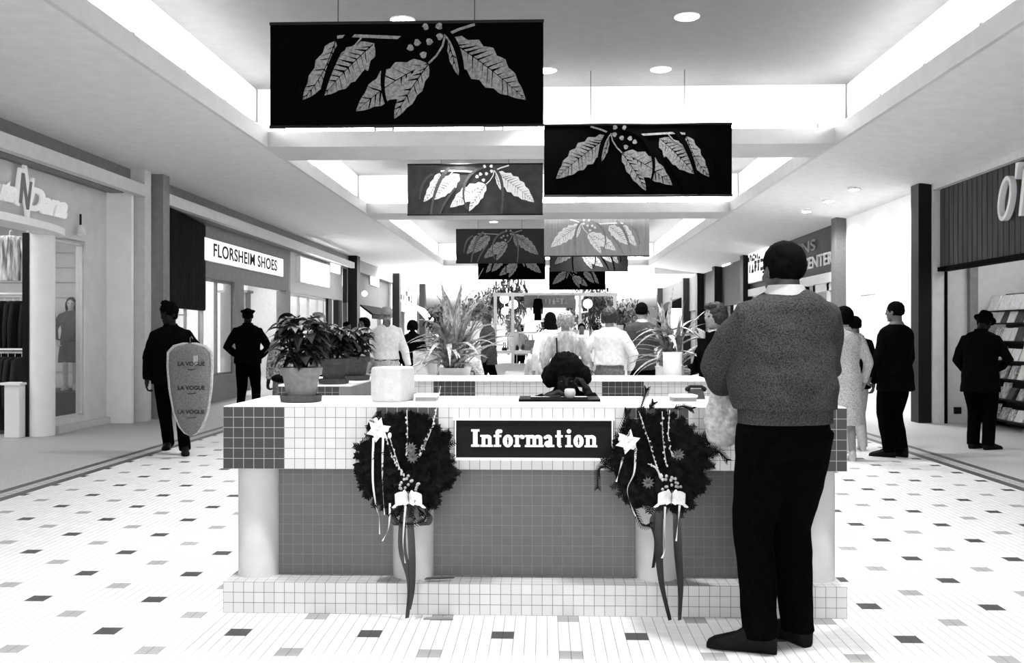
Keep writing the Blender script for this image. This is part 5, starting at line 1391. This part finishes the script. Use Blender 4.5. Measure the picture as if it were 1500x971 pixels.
person('shopper in white with dark hair behind the kiosk', at(852, Y=19), 19.0, radians(180), 1.56, top=dict(kind='shirt', m=mat('white_shirt', .60, .8, .10, 30), z=.8, inf=.03), hair=dict(m=hair_k), skinm=skin_m, voxel=.014)
# 14. seated attendant
at_ = person('dark seated attendant behind the counter resting the chin on one hand', P(829, 560, 5.62).x, 5.66, radians(180), 1.64, hip_z=.53, hz=.105, lean=.20, feet=[(-.12, .30, .085), (.12, .30, .085)], knee_pole=(0, .6, 1),
    hands=[(-.13, .27, 1.08), (.12, .34, 1.05)], poles=[(-.5, -.3, -1), (1, .2, -.6)], top=dict(kind='jacket', m=blk, z=.88, inf=.03, wr=.010, sr=1.15), hair=dict(m=hair_k, style='big', rough=.008), head=(0, .20, 0), skinm=skin_d, voxel=.008, curl=1.2)
t = thing('stool', 'tall stool under the seated attendant, hidden behind the counter', 'stool', (P(829, 560, 5.62).x, 5.70, 0))
MB().cyl((0, 0), .18, .32, .36, 24).build('seat', dark_m, t); MB().cyl((0, 0), .03, 0, .32, 12).build('post', mgrey_m, t); MB().cyl((0, 0), .2, 0, .02, 24).build('foot_plate', mgrey_m, t)
q = P(835, 583, 5.02)
t = thing('pale_cup_shape', 'small pale cup shape standing in for the hand of the seated attendant', 'cup', (q.x, 5.03, 1.0085))
MB().lathe([(.016, 0), (.026, .010), (.030, .030), (.027, .046), (.022, .050), (.018, .044)], n=20).build('cup_body', mat('pale_hand_tone', .4, .5, .1, 30), t, smooth=True)  # cup form made up in place of a pale hand and cuff
# mannequin in the left window
mq = person('mannequin', 0, 0, 0, 1.66) if False else None
m_ = person('headscarfed mannequin in a dark plaid skirt suit in the left shop window', P(104, 500, 14.1).x, 14.1, radians(200), 1.40, feet=[(-.07, .02, .085), (.08, .08, .085)], hands=[(-.25, .20, 1.02), (.24, .05, .92)],
    top=dict(kind='vest', m=plaid_m, z=.90, inf=.022, wr=.006), legs=dict(kind='skirt', m=plaid_m, z=.52, flare=.05), shoes=mat('pale_shoe', .4, .5, .1, 20), hair=dict(m=hair_b, style='long', rough=.006), skinm=mat('mannequin_skin', .5, .5, .05, 10), voxel=.010, z0=.50)
m_['root'].name = 'mannequin'; m_['root']['category'] = 'mannequin'
tag(MB().box(-7.9, -6.74, 13.55, 14.6, 0, .50).build('window_plinth', dark_m), 'dark low plinth under the mannequin in the window', 'plinth')
tag(MB().box(-7.7, -7.42, 13.6, 13.9, .50, 1.0).build('display_cube', black_m), 'dark display block beside the mannequin', 'display')
# ------------------------------------------------------------------ spiky plants behind the desk
strap_l = mat('strap_leaf_pale', .34, .6, .6, 12, stretch=(6, 6, 1)); strap_d = mat('strap_leaf_dark', .16, .6, .5, 20); trunk_m = mat('trunk', .10, .9, .4, 30)
def strap_plant(label, x, y, z, H, R, seed, n=70, lm=None, wide=.028, pot=None):
    r = random.Random(seed); t = thing('spiky_plant', label, 'potted plant', (x, y, 0))
    MB().box(-.22, .22, -.2, .2, 0, z-.12).build('stand', tile_l, t)
    MB().lathe([(.10, z-.12), (.12, z-.10), (.14, z+.05), (.145, z+.07), (.13, z+.07), (.01, z+.04)], n=28).build('flower_pot', pot or white_m, t, smooth=True)
    tr = MB()
    for a, h in ((0, .35), (2.1, .25), (4.2, .30)): tr.tube([(.05*cos(a), .05*sin(a), z), (.07*cos(a), .07*sin(a), z+h*.5), (.09*cos(a), .09*sin(a), z+h)], [.028, .024, .02], 10)
    tr.build('trunk', trunk_m, t, smooth=True)
    for gi, (frac, mm) in enumerate(((.55, lm or strap_l), (.45, strap_d))):
        mb = MB()
        for k in range(int(n*frac)):
            a = r.uniform(0, 2*pi); e = r.uniform(.05, 1.45); L = R*r.uniform(.75, 1.25); h0 = z + r.uniform(.02, .38)
            if gi: e = r.uniform(.6, 1.5); h0 = z + r.uniform(0, .2)
            p = Vector((.06*cos(a*2), .06*sin(a*2), h0)); d = Vector((cos(a)*cos(e), sin(a)*cos(e), sin(e))); sd = Vector((-sin(a), cos(a), 0))
            rings = []; N = 9
            for i in range(N+1):
                f = i/N; w = wide*(.55 + .9*sin(pi*min(1, f*.9+.12)))*(1 - f**3) + .001
                rings.append([p - sd*w/2 + Vector((0, 0, w*.25)), p + Vector((0, 0, -.002)), p + sd*w/2 + Vector((0, 0, w*.25)), p + Vector((0, 0, .003))])
                p = p + d*(L/N); d = (d + Vector((0, 0, -.10 - .10*f*(1.3 - sin(e))))).normalized()
            mb.loft(rings)
        mb.build('leaves', mm, t)
    return t
strap_plant('large spiky strap leaved plant behind the desk, left of centre', P(666, 550, 8.3).x, 8.3, .98, .75, .50, 3, 95, wide=.040)
strap_plant('pale arching strap leaved plant behind the desk, right of centre', P(988, 550, 8.5).x, 8.75, .98, .6, .48, 9, 60, strap_l, .034)
for lab, px, pw_, y0, Y in (('white planter tub left of the large spiky plant', 622, 34, 515, 8.6), ('white planter tub under the arching pale plant', 985, 28, 516, 8.2)):
    q = P(px, y0, Y); w = pw_/2*Y/1400
    t = thing('planter_tub', lab, 'planter', (q.x, Y, 0)); MB().lathe([(w*.85, .0), (w*.9, .6), (w, q.z-.02), (w*1.05, q.z), (w*.9, q.z), (w*.85, q.z-.04), (.01, q.z-.05)], n=28).build('tub', white_m, t, smooth=True)
# ------------------------------------------------------------------ kiosk, lamps and trees in the court
ky = 22.0
kx0, kx1 = P(722, 500, ky).x, P(905, 500, ky).x
t = thing('kiosk', 'white framed open kiosk with a grey canopy in the middle of the mall', 'kiosk', ((kx0+kx1)/2, ky, 0)); hw = (kx1-kx0)/2
MB().box(-hw, hw, 0, 1.2, 0, .62).build('counter', plaster, t); MB().box(-hw-.04, hw+.04, -.05, 1.25, .88, .95).build('counter_top', white_m, t)
for x in (-hw+.02, -hw+.42, hw-.9, hw-.1): MB().box(x, x+.07, -.02, .05, .62, 2.25).build('post', white_m, t)
MB().box(-hw, hw, -.03, .06, 2.2, 2.28).build('top_rail', white_m, t)
mb = MB()
for k in range(12): mb.box(-hw + .1 + k*(2*hw-.2)/12, -hw + .1 + k*(2*hw-.2)/12 + .012, 0, .012, .62, .88)
mb.build('railing', white_m, t)
q0, q1 = P(768, 434, ky), P(842, 450, ky)
MB().box(q0.x-(kx0+kx1)/2, q1.x-(kx0+kx1)/2, -.10, .5, q1.z, q0.z+.02).build('canopy_board', mgrey_m, t)
mb = MB(); strokes(mb, lambda u, v, d_: Vector((q0.x-(kx0+kx1)/2 + .45 + u, -.10-d_, q1.z+.07+v)), 6, .55, .13, .02, 4); mb.build('canopy_letters', lgrey_m, t)
MB().box(-hw+.45, hw-.95, .55, .9, 1.35, 1.38).build('shelf', white_m, t)
def shopbag(label, px, py0, py1, w, Y, m, name='shopping_bag', hang=None):
    q = P(px, py1, Y); h = P(px, py0, Y).z - q.z; hz = hang if hang is not None else q.z
    t = thing(name, label, 'bag', (q.x, Y, hz)); MB().loft([[(-w/2, -.05, 0), (w/2, -.05, 0), (w/2, .05, 0), (-w/2, .05, 0)], [(-w*.46, -.035, h), (w*.46, -.035, h), (w*.46, .035, h), (-w*.46, .035, h)]]).build('bag_body', m, t)
    MB().tube([(-w*.2, -.03, h), (-w*.15, -.03, h+.12), (w*.15, -.03, h+.12), (w*.2, -.03, h)], .01, 6).build('handle', dark_m, t)
shopbag('grey handbag standing on the kiosk counter', 777, 483, 498, .27, 22.3, mat('bag_mid', .2, .7, .2, 20), 'handbag', .952)
shopbag('small dark handbag on the kiosk counter near the left post', 739, 495, 499, .12, 22.25, dark_m, 'handbag', .952)
q = P(788, 437, 21.7)
t = garment('hanging_garment', 'long dark garment hanging at the front of the kiosk', q.x, 21.75, q.z, .17, .50, blk)
def bush(label, px, py, Y, R, seed, m):
    r = random.Random(seed); q = P(px, py, Y); t = thing('flower_arrangement', label, 'plant', (q.x, Y, .952 if Y < 24 else 0))
    z0 = q.z - t.location.z
    MB().lathe([(R*.35, 0), (R*.45, max(.1, z0-R*.7)), (R*.3, max(.11, z0-R*.69))], n=16).build('pot', white_m, t)
    mb = MB()
    for k in range(170):
        v = Vector((r.gauss(0, 1), r.gauss(0, 1), r.gauss(0, 1))).normalized()*R*r.uniform(.2, 1)
        leaf(mb, Vector((0, 0, z0)) + v, Vector((r.uniform(-1, 1), r.uniform(-1, 1), r.uniform(-.5, .8))), Vector((0, 0, 1)), R*r.uniform(.3, .5), R*.16, .4, 4)
    mb.build('foliage', m, t)
fm_ = [mat('flower_a', .05, .8, .6, 12), mat('flower_b', .22, .8, .6, 12), mat('flower_c', .012, .8, .5, 12)]
for k, (px, py, Y, R, m, lab) in enumerate(((752, 474, 22.6, .30, 1, 'mottled flower arrangement on the kiosk counter beside its left post'), (800, 478, 22.7, .24, 0, 'dark flower arrangement on the kiosk counter right of the grey handbag'), (838, 470, 22.8, .30, 1, 'mottled flower arrangement on the kiosk counter under the right globes'), (872, 476, 22.8, .24, 2, 'darkest flower arrangement at the right end of the kiosk counter'), (905, 462, 23.6, .34, 0, 'tall potted bush right of the kiosk'), (700, 452, 27, .5, 1, 'tall pale potted bush left of the kiosk'), (640, 470, 24, .4, 0, 'potted bush behind the large spiky plant'))):
    bush(lab, px, py, Y, R, 60+k, fm_[m])
r = random.Random(4); mmix = [mat('goods_a', .1, .7, .5, 20), mat('goods_b', .35, .7, .5, 20), mat('goods_c', .6, .7, .3, 20), mat('goods_d', .03, .7, .4, 20)]
for k in range(14):
    x = -hw + .55 + k*(2*hw-1.0)/14; h = r.uniform(.10, .22); w = r.uniform(.08, .14)
    o = MB().lathe([(w/2*.8, 0), (w/2, h*.3), (w/2*.9, h*.7), (w*.15, h*.85), (w*.15, h)], n=12).build('jar', r.choice(mmix)); o.location = ((kx0+kx1)/2 + x, ky + .35 + (k % 2)*.12, .952)
    tag(o, 'small jar among the goods on the kiosk counter', 'jar', 'jars on the kiosk counter')
def lamp_post(label, px, Y, pts):
    b = P(px, 500, Y); t = thing('lamp_post', label, 'street lamp', (b.x, Y, 0)); top = max(P(px, y, Y).z for _, y, _ in pts)
    MB().lathe([(.10, 0), (.09, .12), (.045, .2), (.035, top-.1), (.02, top)], n=16).build('post', white_m, t, smooth=True)
    for gx, gy, r_ in pts:
        q = P(gx, gy, Y); o = Vector((q.x - b.x, -.05, q.z))
        MB().tube([(0, 0, o.z-.25), (o.x, -.05, o.z-.22), (o.x, -.05, o.z-.1)], .018, 8).build('arm', white_m, t, smooth=True)
        MB().ell(o, (r_, r_, r_), None, 20, 12).build('globe', mat('opal_globe', .9, .3, .01, 4, emit=.8), t, smooth=True)
lamp_post('white lamp post with three globes left of the kiosk canopy', 751, 26.5, [(739, 438, .13), (752, 446, .13), (740, 456, .11)])
lamp_post('white lamp post with three globes right of the kiosk canopy', 845, 26.5, [(848, 434, .12), (861, 445, .13), (848, 455, .10)])
gl = mat('tree_leaf', .03, .8, .5, 8)
def tree(label, px, Y, h, R, seed, n=420):
    r = random.Random(seed); q = P(px, 500, Y); t = thing('indoor_tree', label, 'tree', (q.x, Y, 0))
    mb = MB().tube([(0, 0, 0), (.04, 0, h*.4), (0, .03, h*.75)], [.08, .06, .04], 10)
    for k in range(7): a = 2*pi*k/7; mb.tube([(0, 0, h*.6), (R*.4*cos(a), R*.4*sin(a), h*.85), (R*.8*cos(a), R*.8*sin(a), h*(.95+.05*sin(k)))], [.03, .02, .01], 6)
    mb.build('trunk', trunk_m, t, smooth=True)
    MB().cyl((0, 0), .35, 0, .5, 24, .42).build('tub', white_m, t)
    mb = MB()
    for k in range(n):
        v = Vector((r.gauss(0, 1), r.gauss(0, 1), r.gauss(0, .6))).normalized()*R*r.uniform(.35, 1.0); c = Vector((0, 0, h)) + v
        d = Vector((r.uniform(-1, 1), r.uniform(-1, 1), r.uniform(-.8, .2)))
        leaf(mb, c, d, Vector((0, 0, 1)), r.uniform(.16, .32), r.uniform(.06, .10), .5, 4)
    mb.build('foliage', gl, t)
tree('leafy indoor tree behind the left lamp post, below the far banners', 744, 37.5, 2.75, .95, 5, 1000)
tree('leafy indoor tree behind the right lamp post, below the far banners', 864, 38.0, 2.6, .95, 6, 1000)
tree('leafy indoor tree farthest left in the court', 700, 43, 2.3, .9, 7, 700)
tree('leafy indoor tree farthest right in the court', 918, 43, 2.2, .9, 8, 700)
MB_A = MB().loft([[(-6.44, 41.2, 2.86), (-6.44, 44.6, 2.86), (-6.44, 44.6, 2.82), (-6.44, 41.2, 2.82)], [(-5.6, 41.2, 2.5), (-5.6, 44.6, 2.5), (-5.6, 44.6, 2.46), (-5.6, 41.2, 2.46)], [(-5.1, 41.2, 1.95), (-5.1, 44.6, 1.95), (-5.1, 44.6, 1.91), (-5.1, 41.2, 1.91)]])
tag(MB_A.build('awning', mat('pale_canvas', .55, .8, .1, 20)), 'pale curved awning on the farthest left shop behind the spiky plant', 'awning')
r = random.Random(9)
for k, (px, Y, H_, m, hm, sk, lab) in enumerate(((762, 27, 1.6, 'mid', hair_k, skin_m, 'distant shopper in grey left of the kiosk'), (813, 30, 1.62, 'dk', hair_k, skin_d, 'distant dark dressed shopper seen through the kiosk'), (872, 26, 1.6, 'wh', hair_b, skin, 'distant shopper in white right of the kiosk'), (912, 31, 1.66, 'dk', hair_k, skin_m, 'distant dark dressed shopper between the two standing men'), (640, 32, 1.66, 'dk', hair_k, skin_d, 'distant dark dressed shopper behind the large spiky plant'), (965, 30, 1.7, 'mid', hair_k, skin_m, 'distant shopper in grey behind the arching plant'), (508, 21, 1.62, 'wh', hair_k, skin_m, 'distant shopper in white behind the farthest poinsettia'))):
    person(lab, P(px, 500, Y).x, Y, r.uniform(0, 6), H_, top=dict(kind='jacket', m={'mid': mat('grey_jacket', .2, .9, .3, 40), 'dk': blk, 'wh': mat('white_shirt', .60, .8, .10, 30)}[m], z=.8, inf=.03), hair=dict(m=hm, style=r.choice(('short', 'full'))), skinm=sk, voxel=.018)
# distant counters and crowd
for lab, px, Y, w, h, m in (('long white counter left of the kiosk', 660, 25, 1.6, .95, plaster), ('long white counter right of the kiosk', 935, 25, 1.5, .95, plaster), ('low grey display table before the kiosk', 800, 19.8, 1.6, .55, lgrey_m)):
    t = thing('display_counter', lab, 'counter', (P(px, 500, Y).x, Y, 0)); MB().box(-w/2, w/2, -.3, .3, 0, h-.05).build('cabinet_body', m, t); MB().box(-w/2-.04, w/2+.04, -.34, .34, h-.05, h).build('counter_top', white_m, t)
tag(MB().box(5.4, 5.85, 40.5, 40.9, 0, 2.4).build('advert_pillar', white_m), 'pale pillar in the court near the farthest right shops', 'pillar')
# ------------------------------------------------------------------ camera, world, view
cam = bpy.data.cameras.new('camera'); co = bpy.data.objects.new('camera', cam); COL.objects.link(co)
cam.sensor_width = 36; cam.lens = F_PX/1500*36; cam.shift_y = (HY - 485.5)/1500
co.location = (0, 0, CAM_H); co.rotation_euler = (pi/2, 0, YAW); cam.clip_end = 200; cam.clip_start = .05
SC.camera = co
w = bpy.data.worlds.new('world'); SC.world = w; w.use_nodes = True
w.node_tree.nodes['Background'].inputs[0].default_value = (1, 1, 1, 1); w.node_tree.nodes['Background'].inputs[1].default_value = WORLD_S
vs = SC.view_settings; vs.view_transform = 'Standard'; vs.look = 'None'; vs.gamma = 1; vs.use_curve_mapping = False; vs.exposure = EXPO
SC.cycles.use_denoising = True
SC.cycles.max_bounces = 8; SC.cycles.diffuse_bounces = 5; SC.cycles.transparent_max_bounces = 12; SC.cycles.sample_clamp_indirect = 6
SC.cycles.use_light_tree = True
